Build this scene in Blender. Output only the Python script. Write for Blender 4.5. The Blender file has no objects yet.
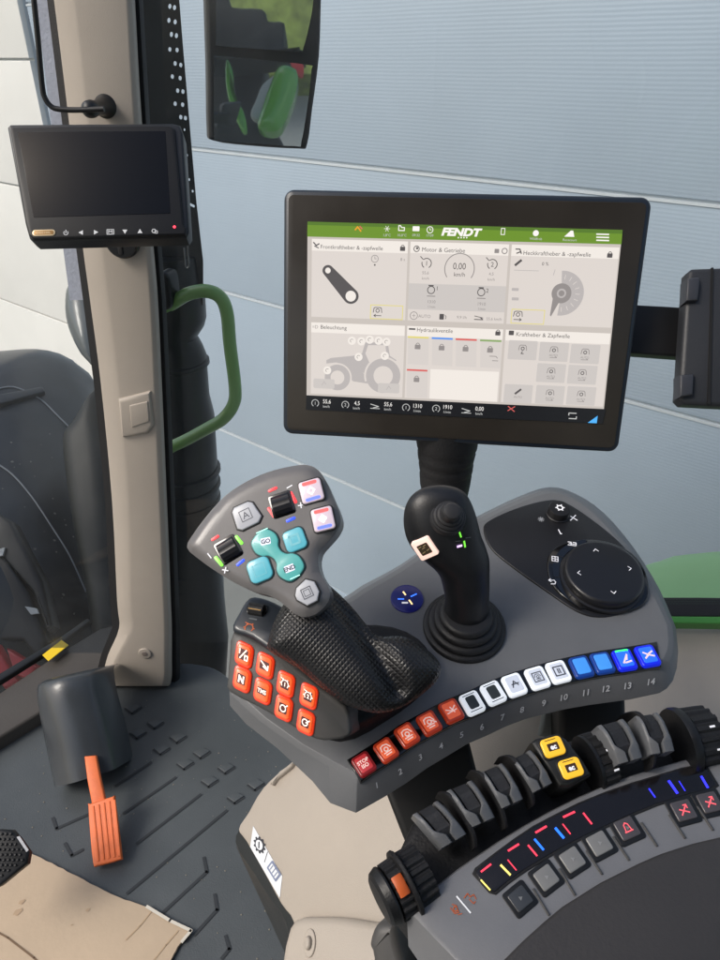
import bpy, math, random
from mathutils import Vector, Matrix
from mathutils.geometry import delaunay_2d_cdt
random.seed(7)
scene = bpy.context.scene
COL = scene.collection
rad = math.radians
# ------------------------------------------------------------------ camera frame
FPX = 700.0
PITCH = rad(31)
C0 = Vector((0, 0, 2.7))
CR = Vector((1, 0, 0)); CF = Vector((0, math.cos(PITCH), -math.sin(PITCH))); CU = Vector((0, math.sin(PITCH), math.cos(PITCH)))
FLOOR = 1.6
def ray(px, py): return CF + CR*((px-360)/FPX) + CU*((480-py)/FPX)
def pt(px, py, d): return C0 + ray(px, py)*d
def nc(x, y, z): return (CR*x + CU*y - CF*z).normalized()      # normal given as right, up, towards the viewer
def tilt(t, s=0): return Vector((s, -math.sin(rad(t)), math.cos(rad(t)))).normalized()

class Pl:
    """a plane in the world, on which outlines read off the photo are laid"""
    def __init__(s, p, n):
        s.o = p.copy(); s.n = n.normalized()
        u = CR - s.n*CR.dot(s.n)
        s.u = u.normalized(); s.v = s.n.cross(s.u)
    def at(s, px, py, off=0.0):
        r = ray(px, py); o = s.o + s.n*off
        return C0 + r*((o-C0).dot(s.n)/r.dot(s.n))
    def uv(s, p): d = p - s.o; return (d.dot(s.u), d.dot(s.v))
    def w(s, x, y, z=0.0): return s.o + s.u*x + s.v*y + s.n*z
    def fr(s, px, py, ang=0.0, off=0.0):
        """orthonormal frame on the plane, X following the picture direction ang (deg, anticlockwise); unit = a photo pixel there"""
        o = s.at(px, py, off); q = s.at(px+math.cos(rad(ang)), py-math.sin(rad(ang)), off)
        X = q-o; k = X.length; X.normalize()
        return Fr(o, X, s.n.cross(X), s.n, k)
def P(px, py, d, n): return Pl(pt(px, py, d), n)
class Fr:
    def __init__(s, o, X, Y, Z, k): s.o, s.X, s.Y, s.Z, s.k = o, X, Y, Z, k
    def w(s, x, y, z=0.0): return s.o + (s.X*x + s.Y*y + s.Z*z)*s.k
    def sub(s, x, y, z=0, ang=0):
        c, q = math.cos(rad(ang)), math.sin(rad(ang))
        return Fr(s.w(x, y, z), s.X*c+s.Y*q, s.Y*c-s.X*q, s.Z, s.k)

# ------------------------------------------------------------------ materials
def lin(c):
    return tuple(((v/255)/12.92 if v/255 <= .04045 else ((v/255+.055)/1.055)**2.4) for v in c)
MATS = {}
def mat(name, rgb, rough=.5, metal=0., bump=0., bscale=300., var=.0, emit=0., ergb=None, spec=.5, coat=0., vscale=8., kind=None, alpha=None):
    if name in MATS: return MATS[name]
    m = bpy.data.materials.new(name); m.use_nodes = True
    nt = m.node_tree; N = nt.nodes; L = nt.links
    b = N['Principled BSDF']
    c = lin(rgb)
    b.inputs['Base Color'].default_value = (*c, 1); b.inputs['Roughness'].default_value = rough
    b.inputs['Metallic'].default_value = metal; b.inputs['Specular IOR Level'].default_value = spec
    b.inputs['Coat Weight'].default_value = coat; b.inputs['Coat Roughness'].default_value = .08
    tc = N.new('ShaderNodeTexCoord')
    if var > 0:
        n = N.new('ShaderNodeTexNoise'); n.inputs['Scale'].default_value = vscale; n.inputs['Detail'].default_value = 6; n.inputs['Roughness'].default_value = .6
        L.new(tc.outputs['Object'], n.inputs['Vector'])
        mp = N.new('ShaderNodeMapRange'); mp.inputs['From Min'].default_value = .25; mp.inputs['From Max'].default_value = .75
        mp.inputs['To Min'].default_value = 1-var; mp.inputs['To Max'].default_value = 1+var
        L.new(n.outputs['Fac'], mp.inputs['Value'])
        mx = N.new('ShaderNodeVectorMath'); mx.operation = 'SCALE'; mx.inputs[0].default_value = c
        L.new(mp.outputs['Result'], mx.inputs['Scale']); L.new(mx.outputs['Vector'], b.inputs['Base Color'])
        mr = N.new('ShaderNodeMapRange'); mr.inputs['To Min'].default_value = max(0, rough-.08); mr.inputs['To Max'].default_value = min(1, rough+.1)
        L.new(n.outputs['Fac'], mr.inputs['Value']); L.new(mr.outputs['Result'], b.inputs['Roughness'])
    if bump > 0 and kind is None:
        n2 = N.new('ShaderNodeTexNoise'); n2.inputs['Scale'].default_value = bscale; n2.inputs['Detail'].default_value = 3
        L.new(tc.outputs['Object'], n2.inputs['Vector'])
        bp = N.new('ShaderNodeBump'); bp.inputs['Strength'].default_value = bump; bp.inputs['Distance'].default_value = .001
        L.new(n2.outputs['Fac'], bp.inputs['Height']); L.new(bp.outputs['Normal'], b.inputs['Normal'])
    if kind == 'grip':      # moulded diamond studs, laid out in the surface's own metres
        mpn = N.new('ShaderNodeMapping'); mpn.inputs['Rotation'].default_value = (0, 0, rad(42)); mpn.inputs['Scale'].default_value = (bscale, bscale, 1)
        L.new(tc.outputs['UV'], mpn.inputs['Vector'])
        sp = N.new('ShaderNodeSeparateXYZ'); L.new(mpn.outputs['Vector'], sp.inputs[0])
        hs = []
        for ax in 'XY':
            a = N.new('ShaderNodeMath'); a.operation = 'SINE'; L.new(sp.outputs[ax], a.inputs[0])
            q = N.new('ShaderNodeMath'); q.operation = 'ABSOLUTE'; L.new(a.outputs[0], q.inputs[0]); hs.append(q)
        mu = N.new('ShaderNodeMath'); mu.operation = 'MINIMUM'; L.new(hs[0].outputs[0], mu.inputs[0]); L.new(hs[1].outputs[0], mu.inputs[1])
        bp = N.new('ShaderNodeBump'); bp.inputs['Strength'].default_value = bump; bp.inputs['Distance'].default_value = .0015
        L.new(mu.outputs[0], bp.inputs['Height']); L.new(bp.outputs['Normal'], b.inputs['Normal'])
    if kind == 'ribs':      # fine horizontal ribbing of the pressed steel sheets
        sp = N.new('ShaderNodeSeparateXYZ'); L.new(tc.outputs['Object'], sp.inputs[0])
        a = N.new('ShaderNodeMath'); a.operation = 'MULTIPLY'; a.inputs[1].default_value = bscale; L.new(sp.outputs['Z'], a.inputs[0])
        n3 = N.new('ShaderNodeTexNoise'); n3.inputs['Scale'].default_value = 3.; n3.inputs['Detail'].default_value = 4; L.new(tc.outputs['Object'], n3.inputs['Vector'])
        n4 = N.new('ShaderNodeMath'); n4.operation = 'MULTIPLY_ADD'; n4.inputs[1].default_value = 5.; L.new(n3.outputs['Fac'], n4.inputs[0]); L.new(a.outputs[0], n4.inputs[2])
        s_ = N.new('ShaderNodeMath'); s_.operation = 'SINE'; L.new(n4.outputs[0], s_.inputs[0])
        bp = N.new('ShaderNodeBump'); bp.inputs['Strength'].default_value = bump; bp.inputs['Distance'].default_value = .004
        L.new(s_.outputs[0], bp.inputs['Height']); L.new(bp.outputs['Normal'], b.inputs['Normal'])
    if emit > 0:
        b.inputs['Emission Color'].default_value = (*lin(ergb or rgb), 1); b.inputs['Emission Strength'].default_value = emit
    MATS[name] = m
    return m
def ui(name, rgb, k=.88):      # pixels of a lit display
    if name in MATS: return MATS[name]
    m = mat(name, (8, 8, 8), rough=.25, emit=k, ergb=rgb, spec=.3); return m

grey = mat('satin grey plastic', (104, 106, 109), .42, bump=.12, bscale=900, var=.06, vscale=30)
grey2 = mat('graphite plastic', (78, 77, 76), .45, bump=.12, bscale=900, var=.06, vscale=30)
lgrey = mat('silver grey plastic', (122, 123, 126), .36, bump=.12, bscale=900, var=.06, vscale=30)
black = mat('black plastic', (19, 20, 22), .42, bump=.15, bscale=700, var=.1, vscale=25)
rubber = mat('black rubber', (22, 22, 24), .6, bump=.4, bscale=500, var=.12, vscale=20)
gloss = mat('gloss black', (9, 9, 11), .12, coat=.5)
gripm = mat('studded grip rubber', (24, 24, 26), .36, bump=.30, bscale=1150, kind='grip')
beige = mat('beige moulded plastic', (167, 158, 147), .5, bump=.3, bscale=900, var=.05, vscale=9)
white = mat('white print', (225, 228, 230), .5, emit=.25)
nump = mat('grey print', (214, 216, 220), .5)
orangeprint = mat('orange print', (200, 98, 52), .5)
wh = mat('backlit white', (225, 225, 230), .3, emit=.35)
green_p = mat('green paint', (122, 168, 92), .34, coat=.6, bump=.05, bscale=60, var=.05)
pedal_o = mat('orange pedal rubber', (226, 112, 58), .5, bump=.3, bscale=400, var=.14, vscale=40)

# ------------------------------------------------------------------ object helpers
ORG = {}
def tag(o, label=None, cat=None, group=None, kind=None):
    if label: o['label'] = label
    if cat: o['category'] = cat
    if group: o['group'] = group
    if kind: o['kind'] = kind
    return o
def thing(name, loc, label, cat, group=None):
    o = bpy.data.objects.new(name, None); COL.objects.link(o); o.empty_display_size = .05
    o.location = loc; ORG[o] = Vector(loc); tag(o, label, cat, group); return o
class MB:
    def __init__(s): s.v, s.f, s.m, s.uv, s.mats = [], [], [], [], []
    def mi(s, m):
        if m not in s.mats: s.mats.append(m)
        return s.mats.index(m)
    def add(s, vs, fs, m, uvs=None):
        k = len(s.v); s.v += [Vector(p) for p in vs]; s.uv += (uvs or [(p[0], p[1]) for p in vs])
        i = s.mi(m)
        for f in fs: s.f.append([k+a for a in f]); s.m.append(i)
        return s
    def loft(s, rings, m, cap0=True, cap1=True, closed=True):
        n = len(rings[0]); vs = [p for r in rings for p in r]; fs = []
        for a in range(len(rings)-1):
            for i in range(n if closed else n-1):
                j = (i+1) % n; fs.append((a*n+i, a*n+j, (a+1)*n+j, (a+1)*n+i))
        if cap0: fs.append(tuple(range(n))[::-1])
        if cap1: fs.append(tuple((len(rings)-1)*n+i for i in range(n)))
        return s.add(vs, fs, m)
    def prism(s, fr, pts, z0, z1, m, bev=0.0):
        """outline pts in frame units, from z0 to z1, the upper rim rounded by bev"""
        r = [[fr.w(x, y, z0) for x, y in pts]]
        if bev > 0:
            for t in (0, 30, 60, 90):
                d = bev*(1-math.cos(rad(t))); q = inset(pts, d)
                r.append([fr.w(x, y, z1-bev+bev*math.sin(rad(t))) for x, y in q])
        else: r.append([fr.w(x, y, z1) for x, y in pts])
        return s.loft(r, m)
    def flat(s, fr, pts, z, m): return s.add([fr.w(x, y, z) for x, y in pts], [tuple(range(len(pts)))], m)
    def text(s, fr, txt, h, m, z=0.6, bold=0.0, shear=0.0, sx=1.0, centre=True):
        vs, fs = glyphs(txt, bold, shear)
        if not vs: return s
        x0 = min(v[0] for v in vs); x1 = max(v[0] for v in vs)
        k = h/.7; cx = (x0+x1)/2 if centre else x0
        return s.add([fr.w((v[0]-cx)*k*sx, (v[1]-.35)*k, z) for v in vs], fs, m)
    def tube(s, path, r, m, n=12, up=None):
        rings = []
        for i, p in enumerate(path):
            t = (path[min(i+1, len(path)-1)]-path[max(i-1, 0)]).normalized()
            a = (up or Vector((0.13, .2, 1))); x = t.cross(a).normalized(); y = x.cross(t)
            rr_ = r[i] if isinstance(r, (list, tuple)) else r
            rings.append([p + x*math.cos(2*math.pi*k/n)*rr_ + y*math.sin(2*math.pi*k/n)*rr_ for k in range(n)])
        return s.loft(rings, m)
    def lathe(s, o, ax, prof, m, n=48, teeth=0, depth=0.0, x=None, sq=1.0):
        ax = ax.normalized(); x = (x or CR); x = (x-ax*x.dot(ax)).normalized(); y = ax.cross(x)
        rings = []
        for (t, r) in prof:
            ring = []
            for k in range(n):
                a = 2*math.pi*k/n; rr_ = r - (depth if teeth and (k*teeth*2//n) % 2 else 0)
                ring.append(o + ax*t + (x*math.cos(a) + y*math.sin(a)*sq)*rr_)
            rings.append(ring)
        return s.loft(rings, m)
    def build(s, name, parent=None, smooth=True, bevel=0., angle=40, seg=3, keepuv=False):
        me = bpy.data.meshes.new(name); org = ORG.get(parent, Vector((0, 0, 0)))
        loc = Vector((0, 0, 0))
        if parent is None:
            loc = sum(s.v, Vector())/max(1, len(s.v)); org = loc
        me.from_pydata([p-org for p in s.v], [], s.f)
        for m in s.mats: me.materials.append(m)
        me.polygons.foreach_set('material_index', s.m)
        uvl = me.uv_layers.new(name='UVMap')
        for l in me.loops: uvl.data[l.index].uv = s.uv[l.vertex_index]
        me.update()
        o = bpy.data.objects.new(name, me); COL.objects.link(o)
        if parent is not None: o.parent = parent; ORG[o] = ORG[parent]
        else: o.location = loc; ORG[o] = loc
        import bmesh
        bm = bmesh.new(); bm.from_mesh(me); bmesh.ops.recalc_face_normals(bm, faces=bm.faces)
        if smooth:
            for f in bm.faces: f.smooth = True
            for e in bm.edges:
                if len(e.link_faces) == 2 and e.calc_face_angle(0) > rad(angle): e.smooth = False
        bm.to_mesh(me); bm.free()
        if bevel > 0:
            md = o.modifiers.new('bevel', 'BEVEL'); md.width = bevel; md.segments = seg; md.limit_method = 'ANGLE'; md.angle_limit = rad(angle-8)
            md.harden_normals = False; 
            for e in me.edges: e.use_edge_sharp = False
        return o
_g = {}
def glyphs(txt, bold=0., shear=0.):
    key = (txt, bold, shear)
    if key in _g: return _g[key]
    cu = bpy.data.curves.new('t', 'FONT'); cu.body = txt; cu.size = 1; cu.offset = bold; cu.shear = shear; cu.resolution_u = 3
    ob = bpy.data.objects.new('t', cu); COL.objects.link(ob)
    dg = bpy.context.evaluated_depsgraph_get(); dg.update()
    me = ob.evaluated_get(dg).to_mesh()
    vs = [tuple(v.co) for v in me.vertices]; fs = [tuple(p.vertices) for p in me.polygons]
    ob.evaluated_get(dg).to_mesh_clear()
    bpy.data.objects.remove(ob); bpy.data.curves.remove(cu)
    _g[key] = (vs, fs); return _g[key]
def area(p): return sum(p[i][0]*p[(i+1) % len(p)][1]-p[(i+1) % len(p)][0]*p[i][1] for i in range(len(p)))/2
def inset(pts, d):
    n = len(pts); sg = 1 if area(pts) > 0 else -1; out = []
    for i in range(n):
        a, b, c = Vector(pts[i-1]), Vector(pts[i]), Vector(pts[(i+1) % n])
        e1 = (b-a); e2 = (c-b)
        if e1.length < 1e-9 or e2.length < 1e-9: out.append(tuple(b)); continue
        e1.normalize(); e2.normalize()
        n1 = Vector((-e1.y, e1.x)); n2 = Vector((-e2.y, e2.x)); q = n1+n2
        if q.length < 1e-6: q = n1
        q.normalize(); k = 1/max(.5, q.dot(n1)); out.append(tuple(b+q*d*k*sg))
    return out
def rr(w, h, r, n=4, cx=0, cy=0):
    pts = []
    for sx, sy, a0 in ((1, 1, 0), (-1, 1, 90), (-1, -1, 180), (1, -1, 270)):
        for k in range(n+1):
            a = rad(a0+90*k/n); pts.append((cx+sx*(w/2-r)+r*math.cos(a), cy+sy*(h/2-r)+r*math.sin(a)))
    return pts
def circ(r, n=32, cx=0, cy=0, r2=None): return [(cx+r*math.cos(2*math.pi*k/n), cy+(r2 or r)*math.sin(2*math.pi*k/n)) for k in range(n)]
def ringf(s, fr, r0, r1, z, m, a0=0, a1=360, n=36, cx=0, cy=0, sy=1.0):
    vs = []; fs = []
    for k in range(n+1):
        a = rad(a0+(a1-a0)*k/n)
        vs += [fr.w(cx+r0*math.cos(a), cy+r0*math.sin(a)*sy, z), fr.w(cx+r1*math.cos(a), cy+r1*math.sin(a)*sy, z)]
    for k in range(n): fs.append((2*k, 2*k+1, 2*k+3, 2*k+2))
    s.add(vs, fs, m)
def line(s, fr, pts, w, z, m):
    for (a, b) in zip(pts[:-1], pts[1:]):
        a = Vector(a); b = Vector(b); d = (b-a)
        if d.length < 1e-6: continue
        d.normalize(); q = Vector((-d.y, d.x))*w/2; e = d*w*.3
        s.flat(fr, [tuple(a-q-e), tuple(b-q+e), tuple(b+q+e), tuple(a+q-e)], z, m)
def crom(pts, n=4, closed=True):
    out = []; N = len(pts)
    rng = range(N) if closed else range(N-1)
    for i in rng:
        g = (lambda k: Vector(pts[k % N])) if closed else (lambda k: Vector(pts[max(0, min(N-1, k))]))
        p0, p1, p2, p3 = g(i-1), g(i), g(i+1), g(i+2)
        for k in range(n):
            t = k/n
            out.append(.5*((2*p1)+(p2-p0)*t+(2*p0-5*p1+4*p2-p3)*t*t+(3*p1-p0-3*p2+p3)*t**3))
    if not closed: out.append(Vector(pts[-1]))
    return out
def inside(p, poly):
    c = False; x, y = p; n = len(poly)
    for i in range(n):
        x1, y1 = poly[i]; x2, y2 = poly[(i+1) % n]
        if (y1 > y) != (y2 > y) and x < (x2-x1)*(y-y1)/(y2-y1)+x1: c = not c
    return c
def dist(p, poly):
    best = 9; x, y = p; n = len(poly)
    for i in range(n):
        x1, y1 = poly[i]; x2, y2 = poly[(i+1) % n]; dx, dy = x2-x1, y2-y1
        t = max(0, min(1, ((x-x1)*dx+(y-y1)*dy)/max(1e-12, dx*dx+dy*dy)))
        d = math.hypot(x-x1-dx*t, y-y1-dy*t)
        if d < best: best = d
    return best
def inflate(s, pl, outline, H, R, thick, m, step=.004, extra=None, smooth=3, mz=None):
    """a rounded solid over an outline: the front swells by H over a rim R wide, the back is flat at -thick"""
    pp = crom(outline, smooth) if smooth > 1 else [Vector(p) for p in outline]
    poly = [pl.uv(pl.at(p[0], p[1])) for p in pp]
    if area(poly) < 0: poly = poly[::-1]
    n = len(poly); x0 = min(p[0] for p in poly); x1 = max(p[0] for p in poly); y0 = min(p[1] for p in poly); y1 = max(p[1] for p in poly)
    pts = [Vector(p) for p in poly]
    j = 0; y = y0
    while y < y1:
        x = x0 + (step/2 if j % 2 else 0)
        while x < x1:
            if inside((x, y), poly) and dist((x, y), poly) > step*.45: pts.append(Vector((x, y)))
            x += step
        y += step*.87; j += 1
    v, e, f, *_ = delaunay_2d_cdt(pts, [(i, (i+1) % n) for i in range(n)], [], 1, 1e-7)
    vs = []; uvs = []
    for p in v:
        d = dist((p.x, p.y), poly); t = min(1, d/R)
        h = H*math.sqrt(max(0, 1-(1-t)**2))
        if extra: h += extra(p.x, p.y, d)
        vs.append(pl.w(p.x, p.y, h)); uvs.append((p.x, p.y))
    s.add(vs, [tuple(a) for a in f], m, uvs)
    a = [pl.w(p[0], p[1], (extra(p[0], p[1], 0) if extra else 0)) for p in poly]
    q = inset(poly, min(.3*thick, .006))
    b = [pl.w(p[0], p[1], -thick*.75) for p in poly]; c = [pl.w(p[0], p[1], -thick) for p in q]
    s.loft([a, b, c], m, cap0=False)
    return s
def button(fr, w, h, r, z, m, name, parent, sym=None, base=None, label=None, bev=1.2, z0=0):
    b = MB()
    if base: b.prism(fr, rr(w+3, h+3, r+1), z0, z0+z*.45, base, .4)
    b.prism(fr, rr(w, h, r), z0, z0+z, m, bev)
    if sym: sym(b, Fr(fr.w(0, 0, z0+z), fr.X, fr.Y, fr.Z, fr.k))
    o = b.build(name, parent, angle=50)
    if label: o['label'] = label
    return o
# ================================================================== SETTING
def struct(o): o['kind'] = 'structure'; return o
floorpl = Pl(Vector((0, 1, FLOOR)), Vector((0, 0, 1)))
g = MB(); conc = mat('yard concrete', (120, 122, 120), .8, bump=.5, bscale=40, var=.15, vscale=2)
g.add([(-40, -40, 0), (40, -40, 0), (40, 40, 0), (-40, 40, 0)], [(0, 1, 2, 3)], conc); struct(g.build('ground', smooth=False))

matf = mat('floor mat rubber', (74, 79, 82), .46, bump=.35, bscale=500, var=.22, vscale=4)
matd = mat('floor mat groove shade', (44, 48, 52), .6)  # darker strips paint in the shading of the mat's ridges and grooves
g = MB()
fl = [floorpl.uv(floorpl.at(x, y)) for x, y in crom([(-120, 800), (-40, 765), (30, 722), (95, 690), (125, 680), (172, 664), (200, 664), (222, 672), (260, 700), (340, 730), (560, 740), (560, 1100), (200, 1150), (-160, 1150)], 3)]
ffr = Fr(floorpl.o, floorpl.u, floorpl.v, floorpl.n, 1.0)
g.prism(ffr, fl, -.05, 0, matf, .006)
def c6(x, y): return (x/2.118, 640+y/2.118)
def fuv(p): return floorpl.uv(floorpl.at(*p))
for L_ in [[(112, 378), (120, 400), (228, 352)], [(138, 432), (152, 457), (175, 445)], [(245, 310), (320, 260)], [(262, 368), (372, 292)], [(290, 432), (425, 328)], [(270, 537), (480, 362)], [(345, 578), (438, 492), (432, 462)], [(412, 625), (460, 572), (455, 540)], [(470, 675), (486, 655), (478, 628)], [(200, 475), (226, 458)]]:
    line(g, ffr, [fuv(c6(*p)) for p in L_], .005, .0012, matd)
for cx, cy in [(245, 172), (283, 150), (293, 203), (330, 182), (343, 237), (378, 212), (393, 268), (428, 245), (445, 305), (480, 277), (500, 340), (543, 312)]:
    line(g, ffr, [fuv(c6(cx+a, cy+b)) for a, b in ((-18, -4), (-3, 7), (17, -6))], .004, .0012, matd)
    q = [fuv(c6(cx+a, cy+b)) for a, b in ((-18, -6), (-3, 5), (17, -8), (3, -16))]
    g.prism(ffr, q, 0, .003, matf, .001)
struct(g.build('floor', angle=30))

# roller-door wall of the shed outside
wn = Vector((-.633, -.774, 0)).normalized(); wh_ = Vector((-.774, .633, 0)).normalized()
wall_p = Pl(Vector((0, 3.0, 1.5)), wn); wall_p.u = -wh_; wall_p.v = Vector((0, 0, 1))
wf = Fr(wall_p.o, wall_p.u, wall_p.v, wn, 1.0)
wallm = mat('blue grey sheet steel', (160, 175, 190), .36, bump=.06, bscale=520, kind='ribs', var=.05, vscale=1.2)
wallj = mat('joint and painted highlight', (196, 204, 210), .5, var=.05)
def zat(py): p = wall_p.at(360, py); return p.z-1.5
xs = wall_p.uv(wall_p.at(66, 200))[0]
g = MB()
zs = [3.2, 2.2, 1.45, zat(166), zat(328), zat(489), -1.4, -1.5]
for a, b in zip(zs[:-1], zs[1:]):
    g.prism(wf, [(xs, b+.006), (5, b+.006), (5, a-.006), (xs, a-.006)], -.06, 0, wallm, .004)
g.prism(wf, [(xs, -1.5), (5, -1.5), (5, 3.2), (xs, 3.2)], -.08, -.010, wallj)
for z in zs[1:-2]: g.prism(wf, [(xs, z-.010), (5, z-.010), (5, z-.002), (xs, z-.002)], -.01, .003, wallj)  # raised pale strips carry the joint highlight in their colour
tag(g.build('sectional_door'), 'blue grey sectional shed door with painted highlights along its horizontal joints behind the windows', 'shed door')
g = MB(); wm = mat('white sheet wall', (226, 225, 221), .6, bump=.2, bscale=30, var=.04, vscale=2)
zl = [3.2, 1.2, zat(250), zat(430), -1.5]
for a, b in zip(zl[:-1], zl[1:]):
    g.prism(wf, [(-30, b+.006), (xs-.03, b+.006), (xs-.03, a-.006), (-30, a-.006)], -.05, .03, wm, .004)
g.prism(wf, [(-30, -1.5), (xs-.03, -1.5), (xs-.03, 3.2), (-30, 3.2)], -.08, -.0, wallj)
tag(g.build('white_wall'), 'white panelled wall at the far left seen past the pillar', 'wall')

# ================================================================== A-PILLAR
pb = floorpl.at(140, 683)
pp = Pl(pb, Vector((0, -1, 0)))
A = thing('cab_pillar', pb, 'tall beige cab pillar with a moulded clip bump and screw at its foot', 'cab pillar')
rows = [(-60, 46, 131, 62), (0, 54, 135, 74), (122, 69, 142, 88), (240, 82, 153, 101), (300, 90, 158, 108), (385, 101, 162, 118), (500, 112, 167, 128), (600, 117, 171, 130), (628, 119, 172, 132), (655, 108, 172, 119), (676, 103, 172, 110), (686, 104, 170, 111)]
rings = []
for y, l, r, f in crom(rows, 4, closed=False):
    rings.append([pp.at(l+2, y, -.07), pp.at(l, y, 0), pp.at(l+2, y, .006), pp.at(f-2, y, .020), pp.at(f+2, y, .022), pp.at(r-8, y, .022), pp.at(r-3, y, .017), pp.at(r, y, .004), pp.at(r-2, y, -.07)])
g = MB(); g.loft(rings, beige); g.build('trim', A, bevel=.002, angle=35)
g = MB(); g.loft([[pp.at(l-7, y, -.03), pp.at(l-7, y, -.01), pp.at(l+2, y, -.004), pp.at(l+2, y, -.03)] for y, l, r, f in rows], rubber); g.build('window_seal', A)
g = MB(); g.loft([[pp.at(r-3, y, -.06), pp.at(r-3, y, -.004), pp.at(r+4, y, -.002), pp.at(r+8, y, -.012), pp.at(r+8, y, -.06)] for y, l, r, f in rows], rubber); g.build('door_seal', A)
g = MB(); cl = [(119, 398), (151, 390), (155, 424), (149, 432), (123, 436)]
q = Pl(pp.o+pp.n*.020, pp.n); F1 = Fr(q.o, q.u, q.v, q.n, 1)
g.prism(F1, [q.uv(q.at(*p)) for p in cl], -.01, .008, beige, .006)
g.prism(F1, [q.uv(q.at(*p)) for p in [(131, 403), (149, 399), (151, 419), (133, 425)]], .005, .0098, beige, .0018)
g.build('clip_bump', A, angle=35)
g = MB(); F1 = pp.fr(145, 653, 0, .022); g.prism(F1, circ(6.5), 0, 1.4, beige, .7); g.prism(F1, circ(3.2, 6), 1, 1.7, mat('dull screw', (120, 110, 104), .5), .3); g.build('screw_cap', A)
# dotted frit band of the window left of the pillar
g = MB(); frit = mat('grey dotted window band', (178, 184, 198), .5, bump=.6, bscale=260, var=.12, vscale=220)
for a, b, c, d, e, f in [(-60, 24, 40, 140, 46, 63)]:
    g.loft([[pp.at(x0, y, -.05), pp.at(x0, y, -.045), pp.at(x1, y, -.045), pp.at(x1, y, -.05)] for y, x0, x1 in ((-60, 27, 46), (0, 36, 52), (122, 51, 66), (240, 62, 78), (300, 70, 86))], frit)
tag(g.build('window_edge_band'), 'grey dotted band along the left window edge beside the beige pillar', 'window band')

# exhaust stack with perforated guard behind the pillar
ep = Pl(pb+Vector((0, .42, 0)), Vector((0, -1, 0)))
E = thing('exhaust_stack', ep.at(185, 640), 'black upright exhaust pipe with perforated guard just behind the pillar', 'exhaust pipe')
dark = mat('dark painted steel', (20, 23, 26), .35, bump=.2, bscale=60, var=.3, vscale=14)
g = MB()
er = [(255, 140, 199), (300, 145, 205), (318, 146, 206), (326, 147, 204), (337, 147, 197), (346, 148, 202), (356, 148, 206), (396, 150, 209), (416, 150, 214), (480, 152, 218), (540, 154, 221), (600, 155, 224), (640, 150, 228), (676, 145, 226), (705, 150, 215)]
rings = []
for y, l, r in er:
    c = ep.at((l+r)/2, y); R_ = (ep.at(r, y)-c).length
    rings.append([c+Vector((math.cos(2*math.pi*k/40)*R_, math.sin(2*math.pi*k/40)*R_, 0)) for k in range(40)])
g.loft(rings, dark); g.build('pipe', E, angle=50)
for k, yy in enumerate((362, 470, 484, 498, 560, 574)):
    g = MB(); l, r = (149, 208) if yy < 400 else (152, 219)
    c = ep.at((l+r)/2, yy); R_ = (ep.at(r+.5, yy)-c).length
    g.lathe(c, Vector((0, 0, 1)), [(-.006, R_*.96), (-.004, R_*1.02), (.004, R_*1.02), (.006, R_*.96)], dark, 40); g.build('clamp_ring', E)
g = MB()
gpoly = [(133, -40), (176, -40), (179, 0), (183, 50), (189, 120), (196, 200), (203, 262), (203, 305), (152, 305), (150, 262), (146, 122), (138, 0)]
gp = Pl(ep.o+Vector((0, -.02, 0)), ep.n); poly = [Vector(gp.uv(gp.at(*p))) for p in gpoly][::-1]
pts = list(poly); edges = [(i, (i+1) % len(poly)) for i in range(len(poly))]; faces = [list(range(len(poly)))]
hol = [(95, 20), (110, 24), (92, 65), (112, 70), (100, 110), (116, 114), (95, 158), (118, 160), (112, 203), (130, 208), (103, 245), (128, 250), (120, 290), (137, 293), (112, 332), (136, 335), (130, 375), (145, 378), (142, 415), (138, 457), (150, 497), (157, 575), (168, 612), (150, 540), (172, 660), (162, 655)]
for hx, hy in hol:
    b0 = len(pts); rr_ = 1.75 if hy < 400 else 1.0
    for k in range(10):
        a = -2*math.pi*k/10; pts.append(Vector(gp.uv(gp.at(140+hx/3.2+math.cos(a)*rr_, hy/3.2+math.sin(a)*rr_*1.5))))
    edges += [(b0+k, b0+(k+1) % 10) for k in range(10)]; faces.append(list(range(b0, b0+10)))
v, e, f, *_ = delaunay_2d_cdt(pts, edges, [], 2, 1e-7)
holec = [Vector(gp.uv(gp.at(140+hx/3.2, hy/3.2))) for hx, hy in hol]
ff = []
for t in f:
    c = sum((v[i] for i in t), Vector((0, 0)))/len(t)
    if min((c-h).length for h in holec) > .0034 and inside((c.x, c.y), [tuple(p) for p in poly]): ff.append(tuple(t))
# the guard is bowed: it curls back towards its left edge
x1 = max(p.x for p in poly)
g.add([gp.w(p.x, p.y, 0) for p in v], ff, dark); o = g.build('perforated_guard', E, smooth=False)
md = o.modifiers.new('thick', 'SOLIDIFY'); md.thickness = .003

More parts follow.
